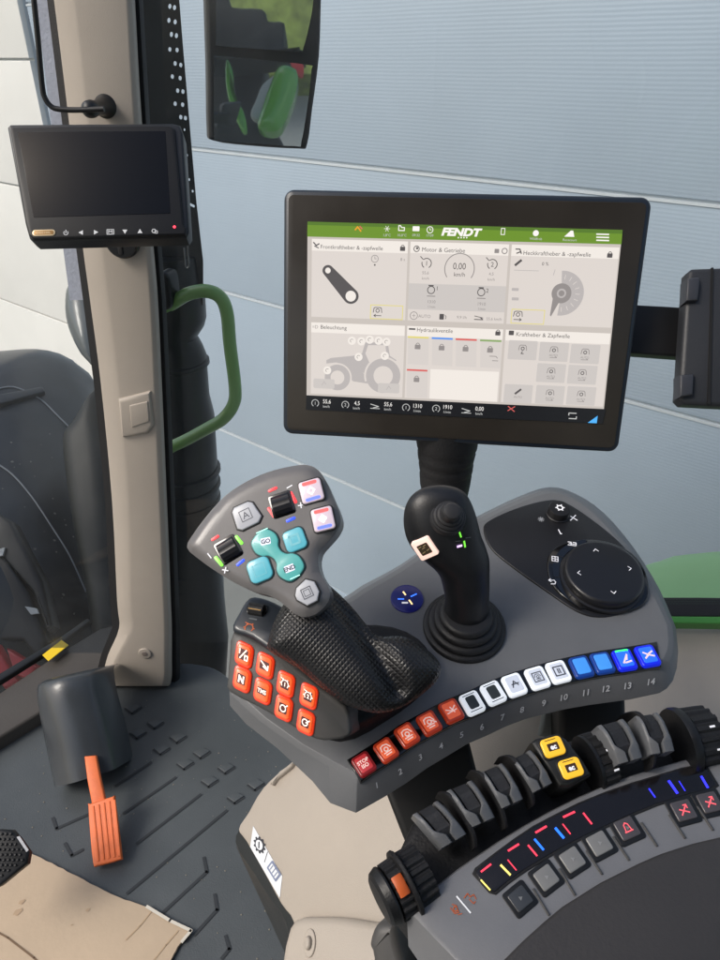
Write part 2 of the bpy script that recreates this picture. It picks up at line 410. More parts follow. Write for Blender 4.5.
# wing mirror with two glasses, outside the windscreen
mn = Vector((.30, -.95, .0)).normalized()
mp_ = P(262, 75, 1.7, mn); W = thing('wing_mirror', mp_.at(262, 75), 'black double wing mirror outside the windscreen reflecting a green machine', 'wing mirror')
mir = mat('mirror glass', (225, 230, 232), .02, metal=1.0)
g = MB(); F0 = Fr(mp_.o, mp_.u, mp_.v, mp_.n, 1)
def onp(pl, pts): return [pl.uv(pl.at(*p)) for p in pts]
g.prism(F0, onp(mp_, crom([(205, -60), (206, 0), (208, 70), (209, 130), (214, 141), (250, 146), (299, 149), (308, 145), (313, 110), (320, 56), (322, 0), (324, -60)], 3)), -.05, 0, black, .010); g.build('housing', W)
for i, pts_ in enumerate(([(217, -50), (216, 0), (216, 40), (219, 46), (260, 49), (298, 52), (303, 48), (309, 25), (313, 0), (315, -50)], [(217, 56), (214, 62), (214, 132), (218, 140), (250, 143), (295, 146), (301, 142), (308, 100), (311, 70), (308, 65), (262, 60)])):
    g = MB(); g.prism(F0, onp(mp_, crom(pts_, 3)), -.004, .003+.0005*i, mir); o = g.build('mirror_glass', W, smooth=False)
    o['label'] = ['upper mirror glass', 'lower mirror glass'][i]
# things standing beside and behind the cab, seen only in the mirror
def refl(p, off=0): d = (p-mp_.o).dot(mp_.n); return p-mp_.n*(2*d)
def mirrored(name, pts_, d, th, m, label, cat):
    g = MB(); n = Vector((0, -1, .1)).normalized(); q = P(pts_[0][0], pts_[0][1], d, nc(0, 0, 1)); fr_ = Fr(q.o, q.u, q.v, q.n, 1)
    g.prism(fr_, onp(q, crom(pts_, 3)), -th, 0, m, th*.35)
    g.v = [refl(p) for p in g.v]; return tag(g.build(name), label, cat)
def mirrored(name, pts_, d, th, m, label, cat, bulge=0):
    g = MB(); q = P(262, 80, d, nc(0, 0, 1))
    if bulge: inflate(g, q, pts_, bulge, bulge*1.3, th, m, step=.03)
    else: g.prism(Fr(q.o, q.u, q.v, q.n, 1), onp(q, crom(pts_, 3)), -th, 0, m, min(.02, th*.3))
    g.v = [refl(p) for p in g.v]; return tag(g.build(name, angle=60), label, cat)
mirrored('engine_cover', [(262, 108), (272, 80), (280, 66), (296, 70), (296, 90), (286, 118), (276, 131), (258, 128)], 4.4, .10, mat('machine green', (96, 168, 60), .25, coat=.7), 'bright green curved engine cover of the machine reflected in the lower mirror', 'engine cover', .06)
mirrored('guard_blade', [(226, 58), (232, 70), (233, 92), (243, 110), (246, 128), (240, 128), (228, 98), (225, 76)], 4.3, .05, mat('machine green', (96, 168, 60), .25), 'narrow bent green guard reflected at the left of the lower mirror', 'guard')
mirrored('cover_flank', [(256, 98), (262, 84), (276, 74), (270, 92), (260, 118), (250, 114)], 4.42, .05, mat('pale side sheet', (176, 180, 178), .5), 'pale flank sheet beside the green engine cover in the lower mirror', 'side sheet')
mirrored('machine_flank', [(190, 52), (262, 54), (262, 100), (282, 160), (190, 170)], 4.8, .3, mat('machine shadow black', (22, 26, 28), .5), 'dark machine flank filling the left of the lower mirror', 'machine flank')
mirrored('seat_silhouette', [(190, -10), (225, -8), (232, 6), (262, 8), (268, 20), (284, 22), (284, 46), (300, 50), (190, 56)], 4.5, .2, mat('machine shadow black', (22, 26, 28), .5), 'dark seat and rear gear outline in the upper mirror glass', 'machine rear')
mirrored('red_white_board', [(290, 62), (302, 62), (303, 76), (298, 76)], 4.5, .01, mat('red board', (200, 60, 60), .5), 'small red warning board reflected at the right of the lower mirror', 'warning board')
mirrored('yard_hedge', [(150, -120), (420, -120), (420, 55), (150, 55)], 9.0, .6, mat('hedge green', (120, 134, 66), .8, bump=1, bscale=6, var=.6, vscale=5), 'yellow green hedge behind the machine seen only in the upper mirror', 'hedge')
mirrored('yard_screen', [(150, 56), (420, 56), (420, 300), (150, 300)], 9.5, .3, mat('pale yard board', (150, 152, 150), .7, var=.2, vscale=1), 'pale yard surface board behind the machine seen in the lower mirror', 'yard board')

# green grab handle
H = MB(); hp = Pl(pb+Vector((0, .20, 0)), Vector((-.25, -1, 0)))
def c4(x, y): return (150+x/3.2, 260+y/3.2)
hpath = crom([c4(20, 160), c4(60, 142), (171, 304), (188, 294), (206, 291), (220, 297), (227, 313), (230, 345), (235, 385), (234, 403), (224, 418), (208, 428), (186, 440), (170, 448), c4(20, 640)], 5, closed=False)
H.tube([hp.at(*p) for p in hpath], .0115, green_p, 20, up=hp.n)
tag(H.build('grab_handle'), 'green bent tube grab handle outside the cab behind the pillar', 'grab handle')
H = MB(); H.prism(Fr(hp.o+hp.n*.0, hp.u, hp.v, hp.n, 1), onp(hp, crom([(163, 272), (170, 270), (175, 276), (177, 300), (172, 307), (166, 303), (163, 290)], 3)), -.01, .022, black, .006)
tag(H.build('latch_catch'), 'small black door latch hook at the pillar edge above the green handle', 'latch')

# ================================================================== OUTSIDE LEFT: black wheel cover, bonnet side, chassis
def c3(x, y): return (x/2.667, 340+y/2.667)
sp_ = P(40, 500, 2.1, nc(.1, .55, .8))
sheet = mat('dusty black panel', (46, 50, 56), .36, bump=.15, bscale=20, var=.3, vscale=9, coat=.15)
S_ = thing('mudguard', sp_.at(40, 640), 'large dusty black curved mudguard outside the left window', 'mudguard')
g = MB(); inflate(g, sp_, [(-120, 400), (-60, 382), (0, 373), (60, 369), (90, 380), (104, 400), (112, 460), (125, 640), (60, 720), (-40, 760), (-130, 700)], .30, .42, .05, sheet, step=.035); g.build('shell', S_, angle=60)
seam = mat('pale seam', (128, 134, 142), .5)
def onsurf(o, px, py, off=.003):
    dg = bpy.context.evaluated_depsgraph_get(); dg.update()
    mi = o.matrix_world.inverted() if False else None
    org = ORG[o]; r = ray(px, py).normalized()
    ok, loc, nor, _i = o.ray_cast(C0-org, r)
    return (loc+org-r*off, nor) if ok else (None, None)
shell = [c for c in bpy.data.objects if c.name == 'shell'][0]
for path in ([(-6, 462), (12, 474), (32, 497), (52, 527), (70, 556), (86, 592)], [(-6, 390), (14, 387), (40, 399), (58, 416), (74, 432)]):
    L_ = [onsurf(shell, *p)[0] for p in crom(path, 4, closed=False)]; L_ = [p for p in L_ if p]
    if len(L_) > 2: g = MB(); g.tube(L_, .0022, seam, 6); g.build('edge_seam', S_)
g = MB(); F_ = [onsurf(shell, *p, off=.0)[0] for p in ((-4, 399), (43, 390), (46, 395), (-4, 409))]
if all(F_): g.loft([F_, [p-ray(20, 395)*.012+Vector((0, 0, .012)) for p in F_]], sheet); g.build('vent_strip', S_, bevel=.004)
g = MB()
dust = mat('dried mud specks', (120, 120, 116), .9)
for k in range(34):
    px, py = random.uniform(0, 95), random.uniform(430, 640)
    p, n = onsurf(shell, px, py, .002)
    if p:
        t = n.cross(Vector((0, 0, 1))).normalized(); b2 = n.cross(t); s0 = random.uniform(.0012, .004)
        g.add([p+(t*math.cos(a)+b2*math.sin(a))*s0*random.uniform(.7, 1.2) for a in (0, 1, 2.1, 3.1, 4.2, 5.2)], [(0, 1, 2, 3, 4, 5)], dust)
tag(g.build('mud_speck', S_), kind='stuff')
# glossy bonnet flank next to the pillar
bp_ = P(90, 520, 1.75, nc(-.2, .35, .9))
bon = mat('glossy dark green bonnet', (16, 21, 19), .5, coat=.0, bump=.1, bscale=30, var=.2, vscale=10)
g = MB(); inflate(g, bp_, [(68, 446), (80, 425), (97, 398), (112, 395), (122, 450), (135, 560), (140, 650), (110, 690), (98, 640), (92, 600), (84, 560), (75, 510)], .07, .06, .1, bon, step=.012, smooth=4)
for k in range(30):
    pass
tag(g.build('bonnet_flank', angle=60), 'glossy dark bonnet side with a bright top edge left of the pillar', 'bonnet')
g = MB(); lp = P(88, 335, 1.7, nc(-.3, .2, .9)); inflate(g, lp, [(72, 300), (78, 288), (90, 280), (106, 290), (112, 340), (106, 372), (92, 366), (80, 348), (72, 325)], .06, .06, .03, mat('grey work lamp shell', (104, 110, 112), .3, coat=.3), step=.010)
tag(g.build('work_lamp'), 'rounded grey lamp back sticking out left of the pillar', 'work lamp')
g = MB(); cab_ = [lp.at(*p, .02) for p in crom([(80, 262), (73, 272), (71, 284), (74, 296), (80, 300), (88, 298)], 5, closed=False)]; g.tube(cab_, .006, rubber, 10)
tag(g.build('coiled_cable'), 'looped black cable above the grey lamp beside the pillar', 'cable')
# chassis parts low down outside
chp = P(30, 650, 1.60, nc(0, .35, .93)); red = mat('red painted steel', (196, 34, 44), .4, coat=.3, bump=.2, bscale=40, var=.25, vscale=30)
F0 = Fr(chp.o, chp.u, chp.v, chp.n, 1)
for i, (q, lab) in enumerate((([(-10, 640), (2, 645), (16, 668), (26, 683), (12, 690), (-10, 660)], 'bright red bent steel bracket low outside the left window'), ([(14, 650), (30, 660), (44, 668), (36, 682), (22, 676)], 'smaller red steel lug right of the bent red bracket'))):
    g = MB(); g.prism(F0, onp(chp, q), 0, .04, red, .008); g.v = [p for p in g.v]; tag(g.build('red_bracket'), lab, 'bracket', 'red brackets outside')
g = MB()
for q in ([(-10, 560), (0, 552), (26, 590), (44, 640), (36, 660), (20, 640), (-10, 640)], [(-10, 508), (10, 520), (40, 580), (50, 625), (44, 630), (30, 590), (-10, 545)]):
    g.prism(F0, onp(chp, q), -.06, -.01, black, .01)
tag(g.build('steering_linkage'), 'black bent linkage arms in shadow outside the left window', 'linkage')
g = MB(); g.prism(F0, onp(chp, [(24, 606), (36, 608), (38, 613), (30, 614)]), -.01, -.004, mat('pale tag', (190, 192, 192), .6)); tag(g.build('paper_tag'), 'tiny pale tag low on the black linkage outside', 'tag'); g = MB(); g.prism(F0, onp(chp, [(-4, 549), (4, 547), (2, 555), (-4, 556)]), -.01, -.004, mat('pale tag', (190, 192, 192), .6))
tag(g.build('paper_tag'), 'tiny pale tag at the very left edge on the black linkage', 'tag')
# door sill
sil = mat('brown grey sill', (72, 68, 64), .5, bump=.3, bscale=200, var=.1)
slp = Pl(floorpl.o+Vector((0, 0, .03)), Vector((0, 0, 1)))
g = MB(); g.prism(Fr(slp.o, slp.u, slp.v, slp.n, 1), onp(slp, [(-120, 770), (-60, 730), (0, 692), (60, 652), (100, 628), (125, 622), (125, 665), (104, 680), (50, 706), (-30, 755), (-120, 812)]), -.10, 0, sil, .006)
tag(g.build('door_sill'), 'brown grey door sill along the left edge of the cab floor', 'door sill')
g = MB(); g.prism(Fr(slp.o, slp.u, slp.v, slp.n, 1), onp(slp, [(-130, 765), (-60, 716), (0, 678), (60, 642), (88, 622), (92, 624), (60, 648), (0, 686), (-60, 726), (-130, 775)]), .0, .012, black, .003)
tag(g.build('sill_seal'), 'thin black rubber strip on the outer edge of the brown sill', 'seal strip')
g = MB(); Fy = slp.fr(57, 657, 30, .004)
yl = mat('yellow sticker', (232, 196, 30), .5)
yq = onp(slp, [(44, 660), (63, 645), (70, 650), (50, 666)])
g.prism(Fr(slp.o, slp.u, slp.v, slp.n, 1), yq, .013, .0145, yl)
c_ = slp.fr(57, 656, 37, .0155); g.text(c_, 'CAUTION', 3.0, black, .05, bold=.02); line(g, c_, [(-8, -3), (6, -3)], .6, .05, black)
tag(g.build('warning_sticker'), 'small yellow warning sticker on the sill left of the pillar foot', 'sticker')
# ================================================================== FLOOR THINGS
def crom_rows(rows, n=3):
    flat = [(a[0], a[1], b[0], b[1], c) for a, b, c in rows]; out = []; N = len(flat)
    g_ = lambda k: flat[max(0, min(N-1, k))]
    for i in range(N-1):
        for k in range(n):
            t = k/n; p0, p1, p2, p3 = g_(i-1), g_(i), g_(i+1), g_(i+2)
            q = [.5*((2*b)+(c-a)*t+(2*a-5*b+4*c-d)*t*t+(3*b-a-3*c+d)*t**3) for a, b, c, d in zip(p0, p1, p2, p3)]
            out.append(((q[0], q[1]), (q[2], q[3]), q[4]))
    f = flat[-1]; out.append(((f[0], f[1]), (f[2], f[3]), f[4])); return out
# pedal housing and orange pedal
ph = Pl(floorpl.at(84, 784), Vector((-.05, -.75, .66)))
hp2 = Pl(ph.o+ph.n*.05, ph.n)
dh = mat('dusty grey black plastic', (60, 64, 68), .3, bump=.2, bscale=400, var=.12, vscale=14, coat=.15)
g = MB(); rings = []
for (lx, ly), (rx_, ry), back_ in crom_rows([((46, 681), (84, 671), .060), ((40, 680.5), (87, 670), .034), ((36, 683), (90, 671.5), .012), ((34, 688), (92, 676), 0), ((35.5, 704), (95, 692), -.004), ((40, 732), (101, 718), -.002), ((45, 762), (107, 747), .002), ((50, 789), (111.5, 771), .004)]):
    ring = []
    for i in range(15):
        t = i/14; bul = .026*math.sin(math.pi*t)**.8 if 0 < t < 1 else 0
        ring.append(hp2.at(lx+(rx_-lx)*t, ly+(ry-ly)*t)-hp2.n*(back_+.012) + hp2.n*bul)
    n1 = ring[0]-hp2.n*.085; n2 = ring[-1]-hp2.n*.085
    rings.append([n1]+ring+[n2])
g.loft(rings, dh)
for k, (dd, sc_) in enumerate(((.000, 0),)):
    pass
PH = tag(g.build('pedal_housing', angle=60), 'dusty black pedal housing rising from the floor mat', 'pedal housing')
PD = thing('accelerator_pedal', ph.at(100, 830), 'orange accelerator pedal with a ribbed rectangular tread', 'pedal')
pq = Pl(floorpl.at(104, 840)+Vector((0, 0, .035)), Vector((.02, -.45, .9))); F0 = Fr(pq.o, pq.u, pq.v, pq.n, 1)
g = MB(); g.prism(F0, onp(pq, [(84, 756), (96, 755), (100, 776), (106, 803), (92, 806), (87, 780)]), -.008, .0, pedal_o, .003); g.build('arm', PD)
g = MB(); g.prism(F0, onp(pq, crom([(89, 806), (91, 804), (113, 797), (115, 799), (119, 830), (122, 856), (120, 860), (98, 866), (94, 864), (91, 836)], 2)), -.004, .005, pedal_o, .002)
for k in range(5):
    a = (92.5+k*5.3, 807-k*1.6); b = (98+k*5.3, 862-k*1.3)
    g.prism(F0, onp(pq, [a, (a[0]+2.6, a[1]-.8), (b[0]+2.6, b[1]-.8), b]), .004, .0062, pedal_o, .0008)
g.build('tread', PD)
bk = P(8, 850, .98, nc(.1, .45, .9)); F0 = Fr(bk.o, bk.u, bk.v, bk.n, 1)
BP = thing('brake_pedal', bk.at(8, 860), 'black studded brake pedal cut off by the left edge', 'pedal')
g = MB(); g.prism(F0, onp(bk, [(-40, 838), (0, 829), (12, 830), (19, 838), (29, 852), (27, 864), (0, 886), (-40, 905)]), -.015, 0, black, .004)
for i in range(9):
    for j in range(9):
        x, y = -12+i*4.6+(j % 2)*2.3, 834+j*5.2
        if inside((x, y), [(-40, 842), (0, 833), (12, 834), (17, 840), (25, 853), (23, 861), (0, 880), (-40, 899)]): g.prism(bk.fr(x, y, 20), rr(2.6, 2.6, .5, 2), 0, 1.6, black, .6)
g.build('pedal_pad', BP)
g = MB(); g.prism(F0, onp(bk, [(17, 837), (20, 836), (29, 850), (27, 852)]), 0, .002, mat('bright edge', (190, 192, 196), .3, metal=.6)); g.build('metal_edge', BP)
# cardboard
cardm = mat('worn brown cardboard', (190, 170, 146), .85, bump=.4, bscale=90, var=.07, vscale=9)
cdp = Pl(floorpl.o+Vector((0, 0, .006)), Vector((0, 0, 1))); F0 = Fr(cdp.o, cdp.u, cdp.v, cdp.n, 1)
CB = thing('cardboard_sheet', cdp.at(90, 930), 'flattened worn brown cardboard sheet lying on the floor mat', 'cardboard')
g = MB(); cpts = [(-60, 800), (0, 838), (30, 852), (58, 866), (83, 879), (119, 897), (147, 907), (170, 921), (191, 931), (180, 944), (170, 962), (150, 1010), (-60, 1010)]
rr2 = []
for i in range(len(cpts)-1):
    a, b = Vector(cpts[i]), Vector(cpts[i+1])
    for k in range(5): rr2.append(a.lerp(b, k/5)+Vector((random.uniform(-.5, .5), random.uniform(-.5, .5))))
g.prism(F0, onp(cdp, rr2), -.004, 0, cardm, .0008); 
g.build('board', CB)
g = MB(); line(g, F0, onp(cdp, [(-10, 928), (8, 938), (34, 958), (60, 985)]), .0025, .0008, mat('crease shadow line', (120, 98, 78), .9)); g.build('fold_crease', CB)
for L_ in ([(151, 912), (140, 926), (126, 940)], [(178, 931), (166, 945), (154, 960)]):
    g = MB(); line(g, F0, onp(cdp, L_), .002, .0008, mat('faint crease', (182, 158, 130), .9)); g.build('fold_crease', CB)
g = MB(); line(g, F0, onp(cdp, [(147, 907), (170, 921), (191, 931), (182, 942)]), .0045, .0014, mat('torn paper edge', (205, 200, 188), .9)); g.build('torn_edge', CB)
st = mat('oil stain', (176, 152, 126), .8)
for x, y, r in ((18, 912, 5), (22, 902, 3.5), (88, 910, 2.5), (72, 925, 1.4)):
    g = MB(); g.flat(cdp.fr(x, y, 30), [(a*(1+.2*math.sin(i*2.1)), b*(1+.2*math.cos(i*1.3))) for i, (a, b) in enumerate(circ(r, 14, r2=r*.7))], .6, st); g.build('stain', CB)
g = MB(); shp = Pl(floorpl.o+Vector((0, 0, .05)), Vector((0, -.2, 1))); inflate(g, shp, [(30, 966), (45, 953), (66, 949), (84, 954), (96, 966), (96, 1000), (30, 1000)], .03, .03, .04, rubber, step=.008)
tag(g.build('shoe_tip'), 'toe of a black shoe on the cardboard at the bottom edge', 'shoe')
g = MB(); gr_ = mat('grit', (126, 122, 112), .95)
for k in range(150):
    x, y = random.uniform(0, 300), random.uniform(700, 960)
    p = floorpl.at(x, y); a0 = random.random()*6; s0 = random.uniform(.0006, .0016)
    g.add([p+Vector((math.cos(a0+a)*s0, math.sin(a0+a)*s0, .0008)) for a in (0, 1.3, 2.4, 3.9, 5.1)]+[p+Vector((0, 0, .0008+s0*.5))], [(0, 1, 5), (1, 2, 5), (2, 3, 5), (3, 4, 5), (4, 0, 5)], gr_)
tag(g.build('floor_grit', smooth=False), 'fine pale grit scattered over the dark floor mat', 'grit', kind='stuff')
# ================================================================== SEAT-SIDE CONSOLE BODY (beige) AND RIGHT SIDE
def c5(x, y): return (200+x/3.273, 740+y/3.273)
bpn = P(320, 850, .74, nc(-.55, .50, .70)); F0 = Fr(bpn.o, bpn.u, bpn.v, bpn.n, 1)
SB = thing('side_console', floorpl.at(330, 900), 'beige moulded side console under the control panel with a dark rubber foot', 'side console')
top = crom([(237, 829), (247, 812), (262, 787), (287, 764), (320, 740), (400, 700), (520, 700), (560, 760), (560, 1000), (300, 1000), (295, 962), (292, 923), (280, 905), (262, 872), (245, 842)], 3)
def ringat(pts, off, grow=0, dz=0):
    q = onp(bpn, pts); q = inset(q, -grow) if grow else q
    return [bpn.w(x, y, off)+Vector((0, 0, dz)) for x, y in q]
g = MB(); g.loft([ringat(top, -.03, .004), ringat(top, -.006), ringat(top, -.002, -.0012), ringat(top, 0, -.0035)], beige, cap0=False); g.build('side_panel', SB, angle=50)
foot = crom([(226, 842), (236, 818), (260, 780), (290, 755), (330, 730), (560, 730), (560, 1000), (285, 1020), (283, 965), (276, 923), (262, 902), (246, 876)], 3)
g = MB(); r0 = ringat(foot, -.018); r1 = ringat(foot, -.026, .006); r2 = [Vector((p.x+.01, p.y+.02, FLOOR-.002)) for p in ringat(foot, -.05, -.01)]
g.loft([ringat(foot, -.012, -.004), r0, r1, r2], mat('dark grey rubber skirt', (40, 43, 44), .5, bump=.3, bscale=300, var=.1)); g.build('rubber_foot', SB, angle=60)
# raised lower part with a knob
low = crom([(295, 928), (330, 917), (377, 922), (420, 932), (440, 1000), (300, 1010)], 4)
g = MB(); g.prism(F0, onp(bpn, low), -.01, .012, beige, .008); g.build('lower_cover', SB, angle=50)
g = MB(); F1 = bpn.fr(310, 943, 0, .012); g.prism(F1, circ(6, 24, r2=10), -1, 1.5, beige, 1); g.prism(F1, circ(3, 20, r2=5), 1, 5, beige, 2); g.build('knob', SB)
g = MB(); g.prism(F0, onp(bpn, [(272, 785), (282, 772), (297, 762), (294, 768), (279, 780), (275, 786)]), -.002, .006, beige, .003); g.build('panel_lip', SB)
# sticker with gear and book pictograms
stq = onp(bpn, [(253.5, 826), (282.5, 876), (280, 898), (250.5, 847)])
g = MB(); stm = mat('white sticker', (214, 218, 222), .4); g.prism(F0, stq, 0, .0006, stm)
fA = bpn.fr(259.5, 845, -57, .0009); bl = mat('sticker ink', (28, 32, 44), .5)
g.flat(fA, [(r*math.cos(a)*1.0, r*math.sin(a)*.62) for k in range(40) for r, a in [((8.6 if (k//2) % 2 else 6.8), 2*math.pi*k/40)]], .2, bl); g.flat(fA, circ(5, 20, r2=3.2), .5, stm)
line(g, fA.sub(0, 0, 0, 60), [(-.5, -2.2), (.2, 2.2)], 1.2, .8, bl)
fB = bpn.fr(274, 871, -58, .0009); gyb = mat('sticker blue grey', (112, 122, 150), .5)
g.flat(fB, rr(17, 8.5, 1), .2, gyb); g.flat(fB, rr(13, 5.2, .5), .5, stm); line(g, fB, [(-4, -2), (-4, 2)], 1, .8, gyb); line(g, fB, [(0, -2), (0, 2.5)], 1, .8, gyb); line(g, fB, [(4, -2), (4, 2)], 1, .8, gyb)
line(g, F0, [bpn.uv(bpn.at(265, 862)), bpn.uv(bpn.at(268, 852))], .0008, .0009, bl)
o = g.build('instruction_sticker', None, smooth=False); tag(o, 'white sticker with a black gear and a grey book pictogram on the beige console side', 'sticker')
# right window sill, black seal, green fender outside
rp = P(690, 700, .95, nc(-.1, .7, .7)); F0 = Fr(rp.o, rp.u, rp.v, rp.n, 1)
g = MB(); g.prism(F0, onp(rp, crom([(440, 690), (560, 640), (640, 622), (700, 624), (900, 640), (900, 860), (600, 900), (450, 850)], 2)), -.05, 0, beige, .012)
tag(g.build('rear_side_trim', angle=50), 'beige moulded trim below the right window behind the control levers', 'window trim')
gw = P(680, 605, 1.0, nc(-.05, .5, .85)); F0 = Fr(gw.o, gw.u, gw.v, gw.n, 1)
gsm = mat('bright green seal', (70, 140, 60), .4)
g = MB(); g.prism(F0, onp(gw, [(560, 598), (650, 597), (700, 597), (900, 600), (900, 618), (700, 617), (650, 617), (560, 618)]), -.01, 0, rubber, .003)
for i in range(70):
    for j in range(3): g.flat(gw.fr(645+i*1.35+j*.6, 600+j*2.0, 0), rr(.5, .5, .1, 1), .8, mat('frit dot', (70, 92, 74), .6))
tag(g.build('window_seal_strip'), 'black dotted glass edge strip under the right window', 'window seal')
g = MB(); g.prism(F0, onp(gw, [(560, 616), (680, 617), (900, 619), (900, 627), (680, 624), (560, 622)]), -.02, .004, gsm, .002)
tag(g.build('green_frame_edge'), 'thin green painted frame edge between the dotted strip and beige trim', 'frame edge')
gf = P(690, 580, 1.6, nc(-.1, .75, .65)); g = MB()
inflate(g, gf, [(560, 640), (600, 590), (640, 568), (660, 561), (690, 556), (740, 553), (900, 560), (900, 700), (560, 700)], .05, .10, .05, mat('pale green fender', (150, 206, 138), .4, coat=.3), step=.03)
tag(g.build('green_fender', angle=60), 'pale green painted fender seen through the right window', 'fender')

# ================================================================== CONTROL CONSOLE (under the joystick)
P0 = P(500, 650, .56, tilt(15))
btn = [(364, 765), (386, 751), (407, 736), (429, 724), (451, 712), (472, 704), (493, 694), (514, 686), (537, 679), (558, 673), (581, 668), (602, 664), (624, 661), (647, 657)]
nrm = []
for i in range(14):
    a = Vector(btn[max(0, i-1)]); b = Vector(btn[min(13, i+1)]); t = (b-a).normalized(); nrm.append((Vector((-t.y, t.x)) if t.x > 0 else t, t))
nrm = [(Vector((-t.y, t.x)), t) for _, t in nrm]      # picture normal pointing down (y down)
K = thing('control_console', P0.at(480, 700), 'grey control console with a curved row of fourteen lit buttons and a round dial', 'control console')
S1 = [(Vector(b)+n*15) for b, (n, t) in zip(btn, nrm)]; S2 = [(Vector(b)+n*40) for b, (n, t) in zip(btn, nrm)]
for i, k in enumerate((38, 38, 38, 37, 36, 35, 35, 35, 36, 37, 38, 39, 39, 38)): S2[i] = Vector(btn[i])+nrm[i][0]*k
back = [(672, 625), (655, 590), (630, 550), (602, 517), (575, 497), (550, 490), (520, 499), (480, 518), (440, 540), (400, 568), (365, 588), (350, 598), (322, 612), (285, 634), (250, 664), (233, 682)]
backo = [(676, 628), (660, 590), (634, 548), (604, 513), (576, 494), (550, 487), (520, 496), (480, 515), (440, 537), (400, 565), (363, 585), (348, 595), (318, 612), (280, 634), (246, 664), (229, 684)]
back = [tuple(p) for p in crom(back, 3, closed=False)]; backo = [tuple(p) for p in crom(backo, 3, closed=False)]
left1 = [(231, 694), (262, 722), (300, 749), (330, 766), (347, 775), (357, 782)]
left2 = [(230, 706), (246, 724), (277, 748), (312, 781), (330, 803), (356, 813)]
rt1 = [(658, 668), (664, 665), (669, 660), (672.5, 652), (673.5, 642)]; rt2 = [(660, 693), (667, 688.5), (673, 681), (677, 668), (678.5, 652)]
O1 = left1+[tuple(p) for p in S1]+rt1+back; O2 = left2+[tuple(p) for p in S2]+rt2+backo
top_ = [P0.w(*P0.uv(P0.at(*p))) for p in O1]
uvs_ = [P0.uv(p) for p in top_]; ins = inset(uvs_, .004)
nL, nS, nR = 6, 14, 5
mid = []; bot = []
for i, (p, q) in enumerate(zip(O1, O2)):
    mid.append(P0.at(p[0]*.93+q[0]*.07, p[1]*.93+q[1]*.07, -.004))
    front = i < nL+nS+nR
    bot.append(P0.at(q[0], q[1], -.020 if front else -.022))
g = MB(); low_ = [P0.w(*[c for c in u], -.045) for u in inset([P0.uv(P0.at(*q, -.02)) for q in O2], .012)]
g.loft([low_, bot, mid, [P0.w(x, y, 0) for x, y in ins]], grey, cap0=True)
g.build('console_body', K, bevel=.0022, angle=24)
# number marks on the front skirt
F_n = []
for i in range(14):
    c = Vector(btn[i])+nrm[i][0]*((25 if i not in (0,) else 24)); t = nrm[i][1]
    j = nL+i; a, b2, cc = mid[max(nL, j-1)], mid[min(nL+13, j+1)], bot[j]
    n = (b2-a).cross(cc-a).normalized(); 
    if n.dot(C0-a) < 0: n = -n
    pl = Pl(mid[j], n); ang = -math.degrees(math.atan2(t.y, t.x))
    g = MB(); g.text(pl.fr(c.x, c.y, ang, .0012), str(i+1), 6.3, nump, 0, shear=.15, bold=.015); o = g.build('number_mark', K, smooth=False)
# strip under the buttons
strip = []
for i, (b, (n, t)) in enumerate(zip(btn, nrm)):
    strip.append(Vector(b)+n*12.5 + (t*-12 if i == 0 else t*12 if i == 13 else t*0))
up_ = []
for i, (b, (n, t)) in enumerate(zip(btn, nrm)):
    up_.append(Vector(b)-n*13 + (t*-12 if i == 0 else t*12 if i == 13 else t*0))
sp = strip+up_[::-1]; g = MB(); FP0 = Fr(P0.o, P0.u, P0.v, P0.n, 1)
g.prism(FP0, onp(P0, [tuple(p) for p in sp]), -.004, .0014, gloss, .0008); g.build('button_strip', K)
org_ = mat('orange lit key', coat=.35, rgb=(206, 92, 56), rough=.3, emit=.42, ergb=(220, 88, 50)); redk = mat('red lit key', coat=.35, rgb=(176, 56, 60), rough=.3, emit=.32, ergb=(180, 46, 52))
whk = mat('white lit key', coat=.35, rgb=(178, 182, 192), rough=.3, emit=.5, ergb=(190, 198, 214)); bluk = mat('blue lit key', coat=.35, rgb=(60, 130, 205), rough=.3, emit=.6, ergb=(52, 124, 205)); dblk = mat('deep blue lit key', coat=.35, rgb=(40, 100, 235), rough=.3, emit=.75, ergb=(24, 84, 240))
rim = {'o': mat('orange key rim', coat=.35, rgb=(150, 46, 22), rough=.3, emit=.25, ergb=(170, 48, 18)), 'r': mat('red key rim', (120, 22, 26), .3, emit=.2), 'w': mat('white key rim', (225, 230, 236), .3, emit=.45), 'b': mat('blue key rim', (16, 54, 130), .3, emit=.35), 'd': mat('deep blue key rim', (14, 30, 190), .3, emit=.6)}
dkk = mat('dark key field', (62, 68, 68), .35)
icon = mat('key icon', (232, 206, 200), .4, emit=.3, ergb=(255, 220, 210)); icd = mat('dark icon', (70, 74, 86), .4)
def ic_txt(t, h=5, m=icon, bold=.03, dy=0):
    def f(b, fr):
        ls = t.split('\n')
        for i, l in enumerate(ls): b.text(fr.sub(0, dy+(len(ls)-1)*h*.65-i*h*1.3), l, h, m, .25, bold=bold)
    return f
def ic_gear(sub, m=icon, s=1.0):
    def f(b, fr):
        if sub: b.text(fr.sub(0, -.2), sub, 4.4*s, m, .25, bold=.04)
        ringf(b, fr, 4.0*s, 5.2*s, .25, m, -40, 220, 24)
        for a in (0, 60, 120, 180): line(b, fr, [(4.8*s*math.cos(rad(a)), 4.8*s*math.sin(rad(a))), (6.2*s*math.cos(rad(a)), 6.2*s*math.sin(rad(a)))], 1.3*s, .25, m)
        line(b, fr, [(-6*s, 6*s), (-2.5*s, 4*s)], 1.0*s, .3, m)
    return f
